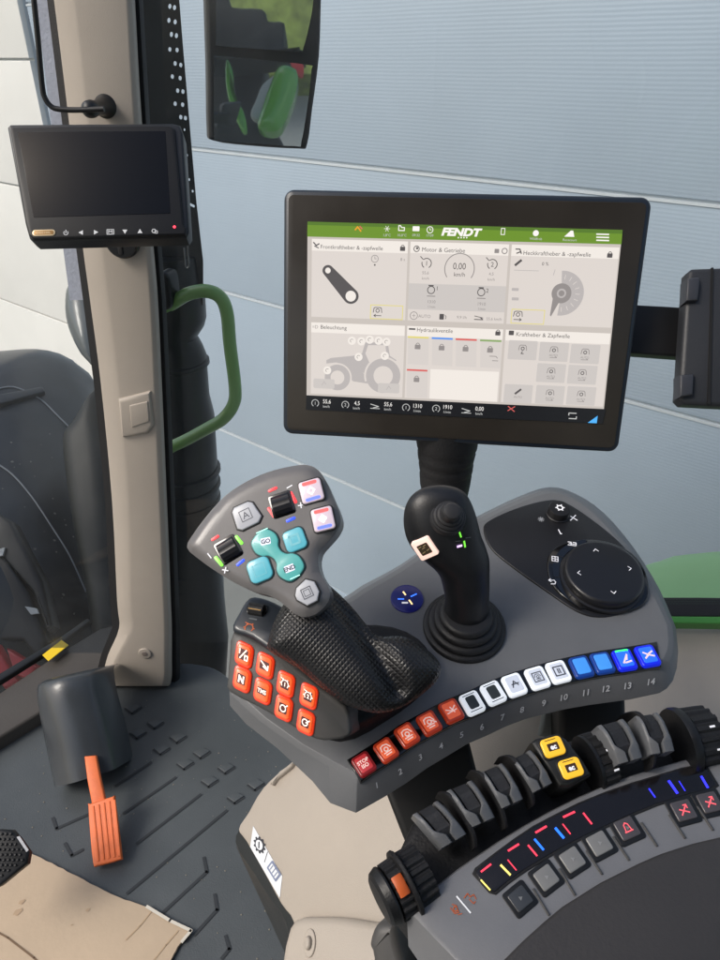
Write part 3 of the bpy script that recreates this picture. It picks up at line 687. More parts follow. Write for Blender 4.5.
def ic_pto(m=icon, v=0, s=1.0):
    def f(b, fr):
        line(b, fr, [(-5*s, 0), (-4*s, 4*s), (-1*s, 5*s), (3*s, 4*s), (5*s, 0)], 1.2*s, .25, m); ringf(b, fr, 1.4*s, 2.6*s, .3, m, n=14)
        if v: line(b, fr, [(-4*s, -3*s), (4*s, -3*s)], 1.1*s, .25, m); line(b, fr, [(-3*s, -5.2*s), (3*s, -5.2*s)], 1.1*s, .25, m)
        if v > 1: line(b, fr, [(2*s, 1*s), (6*s, -3*s)], 1.2*s, .3, m)
    return f
def ic_sq(m, w=8, t=1.2, r=0):
    def f(b, fr): line(b, fr.sub(0, 0, 0, r), [(-w/2, -w/2), (w/2, -w/2), (w/2, w/2), (-w/2, w/2), (-w/2, -w/2)], t, .25, m)
    return f
def ic_lines(m, segs, w=1.1):
    def f(b, fr):
        for s_ in segs: line(b, fr, s_, w, .25, m)
    return f
def both(*fs):
    def f(b, fr):
        for q in fs: q(b, fr)
    return f
keys = [('r', redk, ic_txt('STOP\nISO', 3.6)), ('o', org_, ic_pto(v=1)), ('o', org_, ic_pto(v=1)), ('o', org_, ic_pto(v=2)), ('o', org_, ic_lines(icon, [[(-5, 2), (0, -1), (5, 3)], [(-5, -2), (5, -1)], [(0, 3), (2, -3)]])),
        ('w', dkk, None), ('w', dkk, None), ('w', whk, ic_lines(icd, [[(-3, -3), (0, 3), (3, -2)], [(-3, 0), (4, 0)]])), ('w', whk, both(ic_sq(icd, 9, 1), ic_pto(icd, 1, .6))), ('w', whk, both(ic_sq(icd, 9, 1.2), ic_txt('II', 5, icd))),
        ('b', bluk, None), ('b', bluk, None), ('d', dblk, ic_lines(icon, [[(-3, -4), (3, 4)], [(-1, -4), (5, -3)], [(3, 4), (1, -1)]], 1.6)), ('d', dblk, ic_lines(icon, [[(-4, 3), (0, 0), (-4, -3)], [(-1, 0), (5, 3)], [(0, 0), (5, -2)]], 1.6))]
klab = ['red STOP key at the left end', 'first orange key', 'second orange key', 'third orange key', 'fourth orange key', 'dark key with a white frame', 'second dark key with a white frame', 'white key with a pointer sign', 'white key with a square sign', 'white key with two bars', 'plain light blue key', 'second plain light blue key', 'deep blue key with a green light bar', 'deep blue key at the right end']
for i, (c, (n, t)) in enumerate(zip(btn, nrm)):
    rk, m, sym = keys[i]; ang = -math.degrees(math.atan2(t.y, t.x)); fr = P0.fr(c[0], c[1], ang, .0014)
    fr = Fr(fr.o, fr.X, fr.Y, fr.Z, fr.k); kk = 1.04
    b = MB(); b.prism(fr, rr(19.3, 22, 3.5, 4), 0, 3.6, rim[rk], 1.8)
    w_, h_ = (13.5, 16) if rk != 'w' or m is whk else (10, 13)
    b.prism(Fr(fr.w(0, .3, 3.6), fr.X, fr.Y, fr.Z, fr.k), rr(w_, h_, 2), 0, .5, m, .4)
    if sym: sym(b, Fr(fr.w(0, 0, 4.15), fr.X, fr.Y, fr.Z, fr.k))
    if i == 12: b.flat(Fr(fr.w(0, 8.6, 3.7), fr.X, fr.Y, fr.Z, fr.k), rr(13, 2.4, 1, 2), .3, mat('green light bar', (60, 240, 90), .3, emit=1.0))
    if i in (5, 6): line(b, fr, [(-6, 8.2), (6, 8.2)], .8, 3.8, icd); line(b, fr, [(-6, -8.2), (6, -8.2)], .8, 3.8, icd)
    o = b.build('console_key', K, angle=50); o['label'] = klab[i]
# dial field
def c4b(x, y): return (380+x/2.118, 470+y/2.118)
dial_o = [c4b(*p) for p in [(219, 128), (232, 108), (290, 82), (350, 66), (385, 68), (430, 93), (500, 148), (545, 200), (563, 245), (552, 280), (515, 304), (462, 313), (415, 300), (350, 257), (280, 207), (235, 168)]]
g = MB(); g.prism(FP0, onp(P0, crom(dial_o, 4)), -.003, .0016, mat('matt black field', (24, 24, 27), .4, bump=.2, bscale=900), .0012); g.build('dial_field', K)
g = MB(); F1 = P0.fr(598, 578, 0, .0016)
g.prism(F1, [(x, y) for x, y in crom([(-49, 10), (-40, 34), (-12, 47), (18, 46), (42, 30), (49, 4), (42, -26), (20, -40), (-6, -42), (-30, -32), (-46, -14)], 4)], 0, 2.2, gloss, 1.4); g.build('dial_surround', K)
g = MB(); F1 = P0.fr(600, 577, 0, .003); ringf(g, F1, 40, 47, 1.6, mat('ring keys gloss', (14, 14, 17), .08, coat=1), 95, 235)
for a in (112, 145, 182, 215): line(g, F1, [(40*math.cos(rad(a)), 40*math.sin(rad(a))), (47*math.cos(rad(a)), 47*math.sin(rad(a)))], .7, 1.8, rubber)
g.build('ring_key', K)
dn = P0.n; F1 = P0.fr(601, 579, 0, .003); k_ = F1.k
g = MB(); g.lathe(F1.o, dn, [(0, 41*k_), (.003, 41*k_), (.0035, 38.5*k_), (.009, 38.5*k_), (.0105, 38*k_), (.0115, 36.6*k_), (.0117, 35*k_)], mat('dial satin black', (22, 22, 25), .36, coat=.2), 96); DL = g.build('dial', K, angle=35)
FD = Fr(F1.w(0, 0)+dn*.0118, F1.X, F1.Y, F1.Z, F1.k)
g = MB()
for a in (0, 90, 180, 270):
    g = MB(); q = FD.sub(26*math.cos(rad(a+6)), 26*math.sin(rad(a+6)), 0, a); line(g, q, [(-1.5, 2.4), (1.3, 0), (-1.5, -2.4)], .65, .3, wh)
    g.build('arrow_mark', DL, smooth=False)
g = MB(); FK = P0.fr(558, 514, 0, .0016); g.lathe(FK.o, dn, [(0, 12*FK.k), (.001, 12*FK.k), (.0015, 11*FK.k), (.0075, 10.6*FK.k), (.0085, 10*FK.k), (.0088, 8*FK.k)], mat('knob black', (28, 28, 30), .4), 40); KN = g.build('small_knob', K)
g = MB(); q = Fr(FK.o+dn*.0089, FK.X, FK.Y, FK.Z, FK.k); ringf(g, q, 2, 3.4, .2, wh, n=16)
for a in range(0, 360, 60): line(g, q, [(3*math.cos(rad(a)), 3*math.sin(rad(a))), (4.4*math.cos(rad(a)), 4.4*math.sin(rad(a)))], 1, .25, wh)
g.build('gear_mark', KN, smooth=False)
g = MB(); dim = mat('dim white print', (150, 152, 156), .4, emit=.15)
def aster(q, m, n=3, r=3):
    for k in range(n): a = math.pi*k/n; line(g, q, [(-r*math.cos(a), -r*math.sin(a)), (r*math.cos(a), r*math.sin(a))], .8, .3, m)
aster(P0.fr(541, 519.5, 0, .0016), dim, 4, 3); aster(P0.fr(573, 518, 45, .0016), wh, 2, 3.6); line(g, P0.fr(560, 532, 0, .0016), [(-1, 3), (0, -2.5), (1.2, -2.5)], 1, .3, wh)
q = P0.fr(572, 544, -8, .005); line(g, q, [(-4, -2), (4, -2)], .9, .3, wh); line(g, q, [(-4, 2), (-1, 2), (-1, -1)], .9, .3, wh); line(g, q, [(1, 2), (4, 2), (4, -1)], .9, .3, wh); line(g, q, [(-3, 0), (3, 0)], .8, .3, wh)
q = P0.fr(555, 559, -8, .005); ic_sq(wh, 6, .8)(g, q); line(g, q, [(0, -3), (0, 3)], .7, .3, wh); line(g, q, [(-3, 0), (3, 0)], .7, .3, wh)
q = P0.fr(552.5, 582, 0, .005); line(g, q, [(-3, 2), (2, 2), (3, 0), (2, -2.5), (-2, -2.5)], .9, .3, wh); line(g, q, [(-1.4, 3.8), (-3.4, 2), (-1.4, .2)], .9, .3, wh)
g.build('symbol_mark', K, smooth=False)
# round badge left of the joystick
g = MB(); F1 = P0.fr(407, 599, 0, .0); g.lathe(F1.o, dn, [(0, 16.5*F1.k), (.0012, 16.2*F1.k), (.0016, 15*F1.k)], mat('indigo lit badge', (20, 22, 70), .2, emit=.12, ergb=(30, 34, 140)), 48); BD = g.build('badge', K)
g = MB(); q = Fr(F1.o+dn*.0018, F1.X, F1.Y, F1.Z, F1.k); yb = mat('amber light', (255, 214, 150), .3, emit=1.0); bb = mat('blue light', (60, 120, 255), .3, emit=1.0)
line(g, q, [(-3.5, 7), (-1.5, 3.5)], 1.6, .2, yb); line(g, q, [(2, -3), (4.5, -7.5)], 1.6, .2, yb); line(g, q, [(4, 1.5), (9.5, 4.5)], 1.4, .2, bb); line(g, q, [(-9, -1.5), (-3.5, -1.5)], 1.4, .2, bb); line(g, q, [(-5, -6), (0, -6)], 2, .2, wh)
g.build('light_mark', BD, smooth=False)
# support column below, its base
cb = P(430, 790, .58, nc(0, .2, 1)); F0 = Fr(cb.o, cb.u, cb.v, cb.n, 1)
g = MB(); g.prism(F0, onp(cb, [(380, 778), (470, 742), (482, 790), (520, 850), (420, 880), (400, 830)]), -.05, 0, mat('deep black plastic', (9, 9, 10), .6), .006); g.build('support_arm', K)
cb = P(600, 715, .60, nc(0, .2, 1)); F0 = Fr(cb.o, cb.u, cb.v, cb.n, 1)
g = MB(); g.prism(F0, onp(cb, [(560, 690), (626, 680), (628, 735), (640, 780), (560, 790)]), -.05, 0, mat('deep black plastic', (9, 9, 10), .6), .006); o = g.build('support_arm', K)
# ================================================================== MULTI-FUNCTION LEVER
LN = nc(-.12, .28, .95)
PL_ = P(270, 540, .475, LN)
LV = thing('drive_lever', P0.at(380, 690), 'large drive lever with a wide fan-shaped grey head of coloured keys and studded palm grip', 'lever')
head = [(187, 547.5), (194, 533), (207.5, 515), (225, 496), (245, 482.5), (267, 472.5), (290, 466.5), (307, 465), (318, 470), (326, 481), (333, 497), (339, 511), (340.5, 522), (336, 532), (327.5, 542), (320, 551), (318, 562), (321, 574), (327, 584), (330, 595), (326, 605), (316, 614), (305, 617), (295, 614), (282, 603), (270, 596), (255, 592), (237, 584), (217, 572), (200, 560)]
g = MB(); inflate(g, PL_, head, .0055, .010, .020, mat('drive lever shell', (112, 110, 110), .32, bump=.04, bscale=900, var=.08, vscale=30, coat=.1), step=.004, smooth=3); HB = g.build('head', LV, angle=70)
PH_ = Pl(PL_.o+PL_.n*.0055, PL_.n)
# palm grip
PG = Pl(PL_.at(310, 600, -.024), nc(.05, .30, .95))
grip = [(284, 604), (296, 596), (312, 588), (326, 584), (337, 592), (352, 607), (366, 624), (378, 636), (400, 636), (416, 642), (430, 652), (439, 662), (441, 672), (435, 683), (420, 696), (400, 708), (380, 713), (360, 710), (343, 703), (322, 688), (298, 668), (270, 651), (268, 642), (274, 622)]
crease = [PG.uv(PG.at(*p)) for p in [(338, 596), (352, 615), (368, 640), (380, 662), (392, 682), (396, 690)]]
def grip_extra(x, y, d):
    best = 9
    for a, b in zip(crease[:-1], crease[1:]):
        best = min(best, dist((x, y), [a, b]))
    up = PG.w(x, y); 
    return -.009*math.exp(-(best/.007)**2)*min(1, d/.008)
g = MB(); inflate(g, PG, grip, .017, .024, .018, gripm, step=.0030, extra=grip_extra, smooth=3); g.build('palm_grip', LV, angle=80)
# base of the lever between grip and console
g = MB(); qa = Pl(P0.o, P0.n); F0 = Fr(P0.o, P0.u, P0.v, P0.n, 1)
g.prism(F0, onp(P0, crom([(300, 660), (340, 640), (392, 640), (425, 660), (425, 690), (385, 722), (340, 742), (300, 720)], 3)), -.002, .022, rubber, .004); g.build('base_skirt', LV)
def lk(b, fr, w, h, col, rimc=None, r=3.5, z=2.2): b.prism(fr, rr(w, h, r), -1, z, col, 1.0)
teal = mat('teal lit key', coat=.35, rgb=(92, 168, 182), rough=.3, emit=.30, ergb=(70, 172, 190)); tealg = mat('green teal lit key', coat=.35, rgb=(88, 164, 164), rough=.3, emit=.26, ergb=(70, 172, 160))
tealr = mat('dark teal rim', (16, 52, 56), .4); pale = mat('pale key print', (214, 214, 232), .4, emit=.5); silver = mat('silver key', (176, 178, 184), .32, emit=.14)
def h4(x, y): return (180+x/4, 455+y/4)
def hk(x, y, ang=0, off=0): return PH_.fr(*h4(x, y), ang, off)
def lkey(x, y, w, h, ang, m, lab, sym=None, r=4, rimm=tealr, shape=None):
    b = MB(); fr = hk(x, y, ang); 
    pts_ = shape or rr(w, h, r)
    b.prism(fr, inset(pts_, -1.5), -2, 1.0, rimm, .4); b.prism(fr, pts_, -1, 2.4, m, 1.2)
    if sym: sym(b, Fr(fr.w(0, 0, 2.4), fr.X, fr.Y, fr.Z, fr.k))
    o = b.build('head_key', LV, angle=50); o['label'] = lab
lkey(320, 460, 23.5, 23.5, 22, teal, 'teal blue diamond key at the lower left', ic_sq(mat('teal line', (110, 176, 186), .4, emit=.3), 12, .6), 6)
lkey(460, 340, 21.5, 22, 22, teal, 'teal diamond key at the upper right', ic_sq(mat('teal line', (110, 176, 186), .4, emit=.3), 9, 2.2), 5)
# waisted double key
def dbl(fr_):
    a = rr(22, 21, 6, 5)
    return a
fr = hk(391, 400, -44); L2 = 17.5
shape = crom([(-29, 4), (-26, 9.5), (-17, 12), (-10, 10), (-6, 6.2), (0, 4.6), (6, 6.2), (10, 10), (17, 12), (26, 9.5), (29, 4), (29, -4), (26, -9.5), (17, -12), (10, -10), (6, -6.2), (0, -4.6), (-6, -6.2), (-10, -10), (-17, -12), (-26, -9.5), (-29, -4)], 3)
shape = [(p[0]*1.0, p[1]*1.08) for p in shape]
b = MB(); b.prism(fr, inset(shape, -1.5), -2, 1.0, tealr, .4)
b.prism(fr, shape, -1, 2.4, tealg, 1.2); 
def dsign(x, y, t, a):
    q = hk(x, y, a); q = Fr(q.w(0, 0, 2.4), q.X, q.Y, q.Z, q.k); b.flat(q, rr(10, 7, 1), .25, pale); b.text(q, t, 4.2, tealr, .5, bold=.03)
dsign(345, 347, 'GO', 12); dsign(440, 455, 'END', 22)
q = hk(330, 305, 24, 0); line(b, Fr(q.w(0, 0, 2.4), q.X, q.Y, q.Z, q.k), [(-6, 0), (6, 0)], 1, .3, mat('mint light', (170, 240, 220), .3, emit=.7)); q = hk(462, 490, 24, 0); line(b, Fr(q.w(0, 0, 2.4), q.X, q.Y, q.Z, q.k), [(-5, 0), (5, 0)], 1, .3, mat('mint light', (170, 240, 220), .3, emit=.7))
o = b.build('head_key', LV, angle=50); o['label'] = 'waisted green teal double key in the middle'
lkey(265, 242, 24, 24, 26, silver, 'silver grey key at the upper left', both(ic_sq(icd, 11, .7), ic_txt('A', 7, icd, 0)), 3, black, shape=[(-13, -9), (-9, -12.5), (9, -12.5), (14, -8), (11, 9), (7, 12), (-8, 12.5), (-11.5, 9)])
lkey(510, 552, 24, 24, 26, silver, 'silver grey key at the neck of the head', both(ic_sq(icd, 10, .8), ic_sq(icd, 6, .6)), 3, black, shape=[(-12, -2), (-5, -11.5), (6, -11.5), (11.5, -4), (11, 7), (4, 13), (-8, 9), (-12, 3)])
pk = mat('pink silver key', coat=.35, rgb=(206, 190, 202), rough=.3, emit=.22)
dm_w = mat('white sign', (250, 250, 255), .3, emit=1.0)
def twin(fill):
    def f(b, fr):
        b.flat(fr, rr(15, 3.6, 1.5, cy=8.2), .25, mat('red glow bar', (235, 90, 90), .3, emit=.6)); b.flat(fr, rr(15, 3.2, 1.5, cy=-8.4), .25, mat('blue glow bar', (90, 110, 250), .3, emit=.8))
        line(b, fr.sub(0, 0, 0, 45), [(-2.6, -2.6), (2.6, -2.6), (2.6, 2.6), (-2.6, 2.6), (-2.6, -2.6)], 1.1, .4, dm_w)
        if fill: b.flat(fr.sub(0, 0, 0, 45), rr(5, 5, .5), .35, dm_w)
    return f
lkey(526, 145, 22.5, 23, 16, pk, 'pink and blue key with an open diamond', twin(False), 3, black); lkey(573, 257, 21.5, 23.5, 14, pk, 'pink and blue key with a filled diamond', twin(True), 3, black)
# two thumb rollers with coloured light bars
for (x, y, a, lab) in ((194, 378, 31, 'lower left thumb roller'), (408, 198, 18, 'upper right thumb roller')):
    fr = hk(x, y, a); b = MB(); b.prism(fr, rr(24, 25, 3), -2, .6, gloss, .5)
    rings = []
    for k in range(13):
        t = rad(12+156*k/12); yy = math.cos(t)*10.5; zz = math.sin(t)*7-1 + (0.5 if k % 2 else 0)
        rings.append([fr.w(-9.5, yy, zz-.8), fr.w(-8.8, yy, zz), fr.w(8.8, yy, zz), fr.w(9.5, yy, zz-.8), fr.w(9.5, yy, -1), fr.w(-9.5, yy, -1)])
    b.loft(rings, mat('roller black', (26, 26, 30), .3)); o = b.build('thumb_roller', LV, angle=25); o['label'] = lab
redl = mat('red light', (240, 60, 66), .3, emit=.8); grl = mat('green light', (120, 230, 70), .3, emit=.95); blul = mat('pure blue light', (40, 70, 255), .3, emit=1.2)
for x, y, a, w, m in [(141, 332, 32, 9, redl), (236, 340, -50, 11, grl), (155, 425, -50, 12, grl), (242, 430, 38, 10, blul), (371, 138, 24, 10, redl), (453, 170, -62, 13, redl), (366, 230, -56, 12, redl), (443, 258, 24, 10, blul)]:
    g = MB(); g.prism(hk(x, y, a), rr(w, 2.8 if w < 11 else 3.2, 1.3), -.5, .5, m, .2); g.build('light_bar', LV)
g = MB(); 
for x, y, a, pl_ in [(118, 403, -52, 0), (181, 461, -10, 1), (438, 127, 30, 0), (484, 201, 10, 1)]:
    q = hk(x, y, a, 0); line(g, q, [(-2.8, 0), (2.8, 0)], 1.1, .3, wh)
    if pl_: line(g, q, [(0, -2.8), (0, 2.8)], 1.1, .3, wh)
g.build('plus_minus_mark', LV, smooth=False)
# key block at the left of the lever foot
KB = P(285, 690, .485, nc(-.20, .22, .95)); F0 = Fr(KB.o, KB.u, KB.v, KB.n, 1)
BK = thing('key_block', P0.at(290, 720), 'grey key block with eight lit orange keys at the left foot of the drive lever', 'key block')
face = crom([(233, 632), (258, 642), (283, 657), (302, 672), (321, 688), (345, 706), (350, 724), (349, 736), (332, 740), (315, 739), (283, 721), (256, 706), (229, 692), (227, 680), (229, 655)], 2)
g = MB(); r_ = onp(KB, face); g.loft([[KB.w(x, y, -.05) for x, y in r_], [KB.w(x, y, -.002) for x, y in r_], [KB.w(x, y, 0) for x, y in inset(r_, .002)]], grey2); g.build('block_face', BK, angle=50)
capq = [(233, 630), (239, 614), (250, 598), (268, 600), (287, 612), (280, 634), (272, 650), (252, 638)]
CP = Pl(KB.at(250, 635), nc(-.1, .55, .8)); FC = Fr(CP.o, CP.u, CP.v, CP.n, 1)
g = MB(); g.prism(FC, onp(CP, crom(capq, 3)), -.03, .002, mat('blue black cap', (38, 44, 52), .3, coat=.2), .003); g.build('cap', BK)
g = MB(); q = CP.fr(257, 610, -10, .002); 
g.prism(q, rr(20, 9, 3), -1, 1, gloss, .5)
rings = []
for k in range(11):
    t = rad(10+160*k/10); rings.append([q.w(-7, math.cos(t)*6, math.sin(t)*7+(.5 if k % 2 else 0)), q.w(7, math.cos(t)*6, math.sin(t)*7+(.5 if k % 2 else 0)), q.w(7, math.cos(t)*6, 0), q.w(-7, math.cos(t)*6, 0)])
g.loft(rings, rubber); line(g, q, [(-6, -2.5), (6, -2.5)], .8, 7.6, mat('brass line', (190, 150, 90), .4)); g.build('thumb_wheel', BK, angle=25)
g = MB(); q = CP.fr(249, 628, -10, .0021); ic_gear('', orangeprint, .85)(g, q); line(g, CP.fr(253, 619, -10, .0021), [(-3.5, 0), (3.5, 0)], 1.4, .2, mat('slot grey', (90, 96, 102), .5)); g.build('cruise_mark', BK, smooth=False)
ok = mat('bright orange key', coat=.35, rgb=(222, 96, 46), rough=.3, emit=.48, ergb=(240, 92, 36)); okr = mat('orange key glow rim', coat=.35, rgb=(190, 54, 22), rough=.3, emit=.42, ergb=(232, 52, 12)); icw = mat('key sign', (255, 236, 222), .3, emit=.6, ergb=(255, 226, 210)); dkr = mat('maroon sign field', (84, 26, 22), .4)
def plate(w, h, f):
    def q(b, fr): b.flat(fr, rr(w, h, 1), .12, dkr); f(b, fr)
    return q
cent = [(244.5, 654.5), (265.5, 665.5), (286, 684), (309, 696), (242.5, 679), (263, 691), (284, 708), (306, 722)]
sy = [plate(10, 10, ic_lines(icw, [[(-4, 4), (-4, 0)], [(3, 5), (-3, -4)], [(2, 0), (5, 0), (5, -4), (2, -4), (2, 0)]], 1.2)), plate(10, 8, ic_lines(icw, [[(-4, 3), (4, -2)], [(-1, -1), (4, -3)], [(4, -3), (4, 1)]], 1.4)), plate(9, 9, ic_gear('1', icw, .8)), plate(9, 9, ic_gear('2', icw, .8)), plate(9, 9, ic_txt('N', 6, icw, .05)), plate(10, 6, ic_txt('TMS', 3.6, icw, .03)),
      plate(9, 9, lambda b, fr: (ringf(b, fr, 2.4, 3.5, .25, icw, n=16), line(b, fr, [(2, 2), (4.5, 4)], 1.1, .3, icw))), plate(9, 9, lambda b, fr: (ringf(b, fr, 2.4, 3.5, .25, icw, n=16), line(b, fr, [(1, 0), (4.5, 3)], 1.2, .3, icw)))]
kl = ['key with a slash sign', 'key with a wedge sign', 'key with a one in a ring', 'key with a two in a ring', 'key lettered N', 'key lettered TMS', 'key with a small ring sign', 'lowest right key with a ring sign']
for (x, y), s_, l_ in zip(cent, sy, kl):
    fr = KB.fr(x, y, -26, 0); c, q_ = math.cos(rad(62)), math.sin(rad(62)); Fk = Fr(fr.o, fr.X, (fr.Y*q_ + fr.X*-.0).normalized(), fr.Z, fr.k)
    up = (KB.at(x+.06*1, y-1)-KB.at(x, y)).normalized(); Fk.Y = (up*.75+fr.Y*.25).normalized()
    b = MB(); b.prism(Fk, rr(18.8, 22, 5), -1, 2.2, okr, 1.0); b.prism(Fk, rr(14.5, 17.5, 3.5), 1.5, 3.6, ok, 1.2); s_(b, Fr(Fk.w(0, 0, 3.6), Fk.X, Fk.Y, Fk.Z, Fk.k)); o = b.build('orange_key', BK, angle=50); o['label'] = l_
# ================================================================== SMALL JOYSTICK
J = thing('joystick', P0.at(464, 628), 'black one-hand joystick with rubber bellows base and thumb cone on top', 'joystick')
g = MB(); F1 = P0.fr(464, 627, 0, 0); k_ = F1.k
prof = [(0, 41), (.0025, 41), (.004, 39.5), (.0042, 36), (.0075, 36.5), (.0095, 34.5), (.0098, 31), (.0135, 31.5), (.0155, 29.5), (.0158, 26), (.019, 26.5), (.021, 24.5), (.0215, 22)]
g.lathe(F1.o, (dn+Vector((0, 0, .0))), [(t, r*k_) for t, r in prof], mat('bellows rubber', (26, 26, 28), .5, bump=.2, bscale=500), 72); g.build('bellows', J, angle=50)
jp = Pl(F1.o+dn*.012, Vector((0, -1, .10)))
secs = [(466, 618, 22, .9), (467, 600, 22, .9), (466, 585, 23.5, .9), (464, 572, 25.5, .85), (460, 561, 29.5, .8), (453, 551, 34, .75), (446.5, 542, 36.8, .72), (442.5, 532, 37.6, .7), (440.5, 521, 37, .68), (439.5, 511, 35, .64), (439.5, 502, 31, .6), (440.5, 495.5, 25.5, .55), (441, 491.5, 18, .5), (441, 489.5, 9, .45)]
rings = []
for cx, cy, hw, dr in crom(secs, 3, closed=False):
    c = jp.at(cx, cy); R_ = (jp.at(cx+hw, cy)-c).length
    ax1 = Vector((1, 0, 0)); ax2 = Vector((0, 1, .25)).normalized()
    rings.append([c+ax1*math.cos(2*math.pi*k/36)*R_+ax2*math.sin(2*math.pi*k/36)*R_*dr for k in range(36)])
g = MB(); g.loft(rings, mat('satin black grip', (27, 28, 31), .38, bump=.12, bscale=900, var=.05)); STK = g.build('stick', J, angle=70)
bpy.context.view_layer.update()
def on(o, px, py):
    p, n = onsurf(o, px, py, 0); 
    if p is None: return None
    if n.dot(C0-p) < 0: n = -n
    return Pl(p, n)
tq = on(STK, 448, 517)
g = MB(); fr = Fr(tq.o, tq.u, tq.v, (tq.n+Vector((0, -.25, .9))).normalized(), 1); o_ = tq.o-fr.Z*.003
k_ = .50/700
g.lathe(o_, fr.Z, [(0, 19*k_), (.003, 18.5*k_), (.0045, 17*k_), (.0046, 15.5*k_), (.0068, 15.5*k_), (.0078, 14*k_), (.0079, 12.5*k_), (.010, 12.5*k_), (.011, 11*k_), (.0111, 10*k_), (.013, 10*k_), (.0145, 9.4*k_), (.0175, 9*k_), (.019, 7.5*k_), (.0195, 5*k_)], mat('cone rubber', (42, 42, 44), .5), 48); g.build('thumb_cone', J, angle=30)
# lit square key with printed pattern, light marks
q = on(STK, 425, 548)
if q:
    fr = q.fr(425, 548, 24, 0); b = MB(); b.prism(fr, rr(19, 20, 2), -3, 2, mat('warm white key', (226, 208, 198), .3, emit=.55, ergb=(255, 214, 196)), .8)
    b.flat(fr, rr(11, 11, 1), 2.3, mat('brown sign field', (70, 60, 44), .4)); 
    for sx, sy_ in ((-3, 3), (0, 1), (3, -2), (-2, -3), (2, 3)): line(b, Fr(fr.w(sx, sy_, 2.3), fr.X, fr.Y, fr.Z, fr.k), [(-1.6, 0), (1.4, .6)], .8, .3, mat('tan print', (180, 160, 120), .4))
    b.build('square_key', J, angle=50)
g = MB()
for px, py, a, w, m, wd in [(460, 534, -72, 6, grl, 1.5), (464.5, 544, -80, 5.5, grl, 1.7), (468, 537.5, 8, 5, mat('dim mark', (110, 116, 112), .5), .6), (458, 541, 5, 5, mat('dim mark', (110, 116, 112), .5), .6), (459.5, 546, 15, 4, mat('lilac light', (230, 190, 255), .3, emit=1.0), 2.2)]:
    q = on(STK, px, py)
    if q: line(g, q.fr(px, py, a, .0007), [(-w/2, 0), (w/2, 0)], wd, .3, m)
g.build('light_mark', J, smooth=False)
# ================================================================== MAIN TERMINAL
qd = [(283, 189), (653, 197), (619, 453), (283, 434)]
h = Vector((-7097, -443, 700)).normalized(); h = -h; v_ = Vector((-77, 2500, 700)).normalized()   # picture right / down / forward
hW = (CR*h.x - CU*h.y + CF*h.z).normalized(); vW = (CR*v_.x - CU*v_.y + CF*v_.z).normalized()
tn = hW.cross(vW).normalized(); tn = tn if tn.dot(CF) < 0 else -tn
T0 = P(460, 320, .62, tn); T0.u = (hW-tn*hW.dot(tn)).normalized(); T0.v = tn.cross(T0.u)
TM = thing('touch_terminal', T0.at(447, 444), 'large black touchscreen terminal showing a green title bar and white tiles', 'touchscreen')
FT = Fr(T0.o, T0.u, T0.v, T0.n, 1)
uv4 = onp(T0, qd); x0 = (uv4[0][0]+uv4[3][0])/2; x1 = (uv4[1][0]+uv4[2][0])/2; y1 = (uv4[0][1]+uv4[1][1])/2; y0 = (uv4[2][1]+uv4[3][1])/2
cx, cy, w_, h_ = (x0+x1)/2, (y0+y1)/2, x1-x0, y1-y0
g = MB(); rim_ = rr(w_, h_, .009, 6, cx, cy)
g.loft([[FT.w(x, y, -.030) for x, y in inset(rim_, .020)], [FT.w(x, y, -.014) for x, y in inset(rim_, .002)], [FT.w(x, y, -.004) for x, y in rim_], [FT.w(x, y, -.0012) for x, y in inset(rim_, .0008)], [FT.w(x, y, 0) for x, y in inset(rim_, .0022)]], mat('terminal shell', (30, 38, 48), .38, bump=.1, bscale=900), cap1=True); g.build('housing', TM, angle=50)
g = MB(); g.prism(FT, inset(rim_, .0045), -.001, .0006, mat('terminal front glass', (46, 42, 37), .30, spec=.5, var=.22, vscale=14), .0003); g.build('front_glass', TM)
def a_(x, y): return (270+x/1.8, 180+y/1.8)
def tu(x, y): return T0.uv(T0.at(*a_(x, y)))
def gx(X, y): return X-(.0064+.098*(X-68)/566)*(y-90)
def gy(Y, x): return Y+(.0265+.0205*(Y-75)/337)*(x-76)
def gq(X0, Y0, X1, Y1):      # the four corners of a tile given by its left/right guides (at the top) and upper/lower guides (at the left)
    out = []
    for X, Y in ((X0, Y1), (X1, Y1), (X1, Y0), (X0, Y0)):
        y = gy(Y, X); x = gx(X, y); y = gy(Y, x); out.append(tu(x, y))
    return out
def qf(g, q, z, m): g.add([FT.w(p[0], p[1], z) for p in q], [(0, 1, 2, 3)], m)
k0 = .62/700/1.8            # one unit of the enlarged picture, in metres on the glass
def tf(x, y, z=.0016): u = tu(x, y); return Fr(FT.w(u[0], u[1], z), FT.X, FT.Y, FT.Z, k0)
def R4(a, b, c, d): return [(a, c), (b, c), (b, d), (a, d)]
U_bg = ui('display grey', (190, 182, 175)); U_h = ui('display tile head', (226, 219, 212)); U_b = ui('display tile body', (208, 200, 194)); U_b2 = ui('display tile shade', (192, 186, 182)); U_dark = ui('display dark', (84, 80, 80)); U_mid = ui('display mid grey', (140, 134, 132)); U_lt = ui('display soft grey', (176, 170, 168)); U_w = ui('display white', (236, 232, 228)); U_g = ui('display green', (104, 138, 46)); U_g2 = ui('display deep green', (84, 116, 44)); U_blk = ui('display black', (26, 27, 30)); U_y = ui('display yellow', (214, 202, 118)); U_r = ui('display red', (206, 96, 92)); U_bl = ui('display blue', (86, 140, 222)); U_gr = ui('display leaf', (132, 160, 100)); U_or = ui('display orange', (224, 150, 48)); U_sky = ui('display sky blue', (80, 170, 236)); U_fw = ui('display bottom print', (190, 190, 188))
sc_q = [tu(68, 75), tu(634, 90), tu(598, 437), tu(66, 412)]
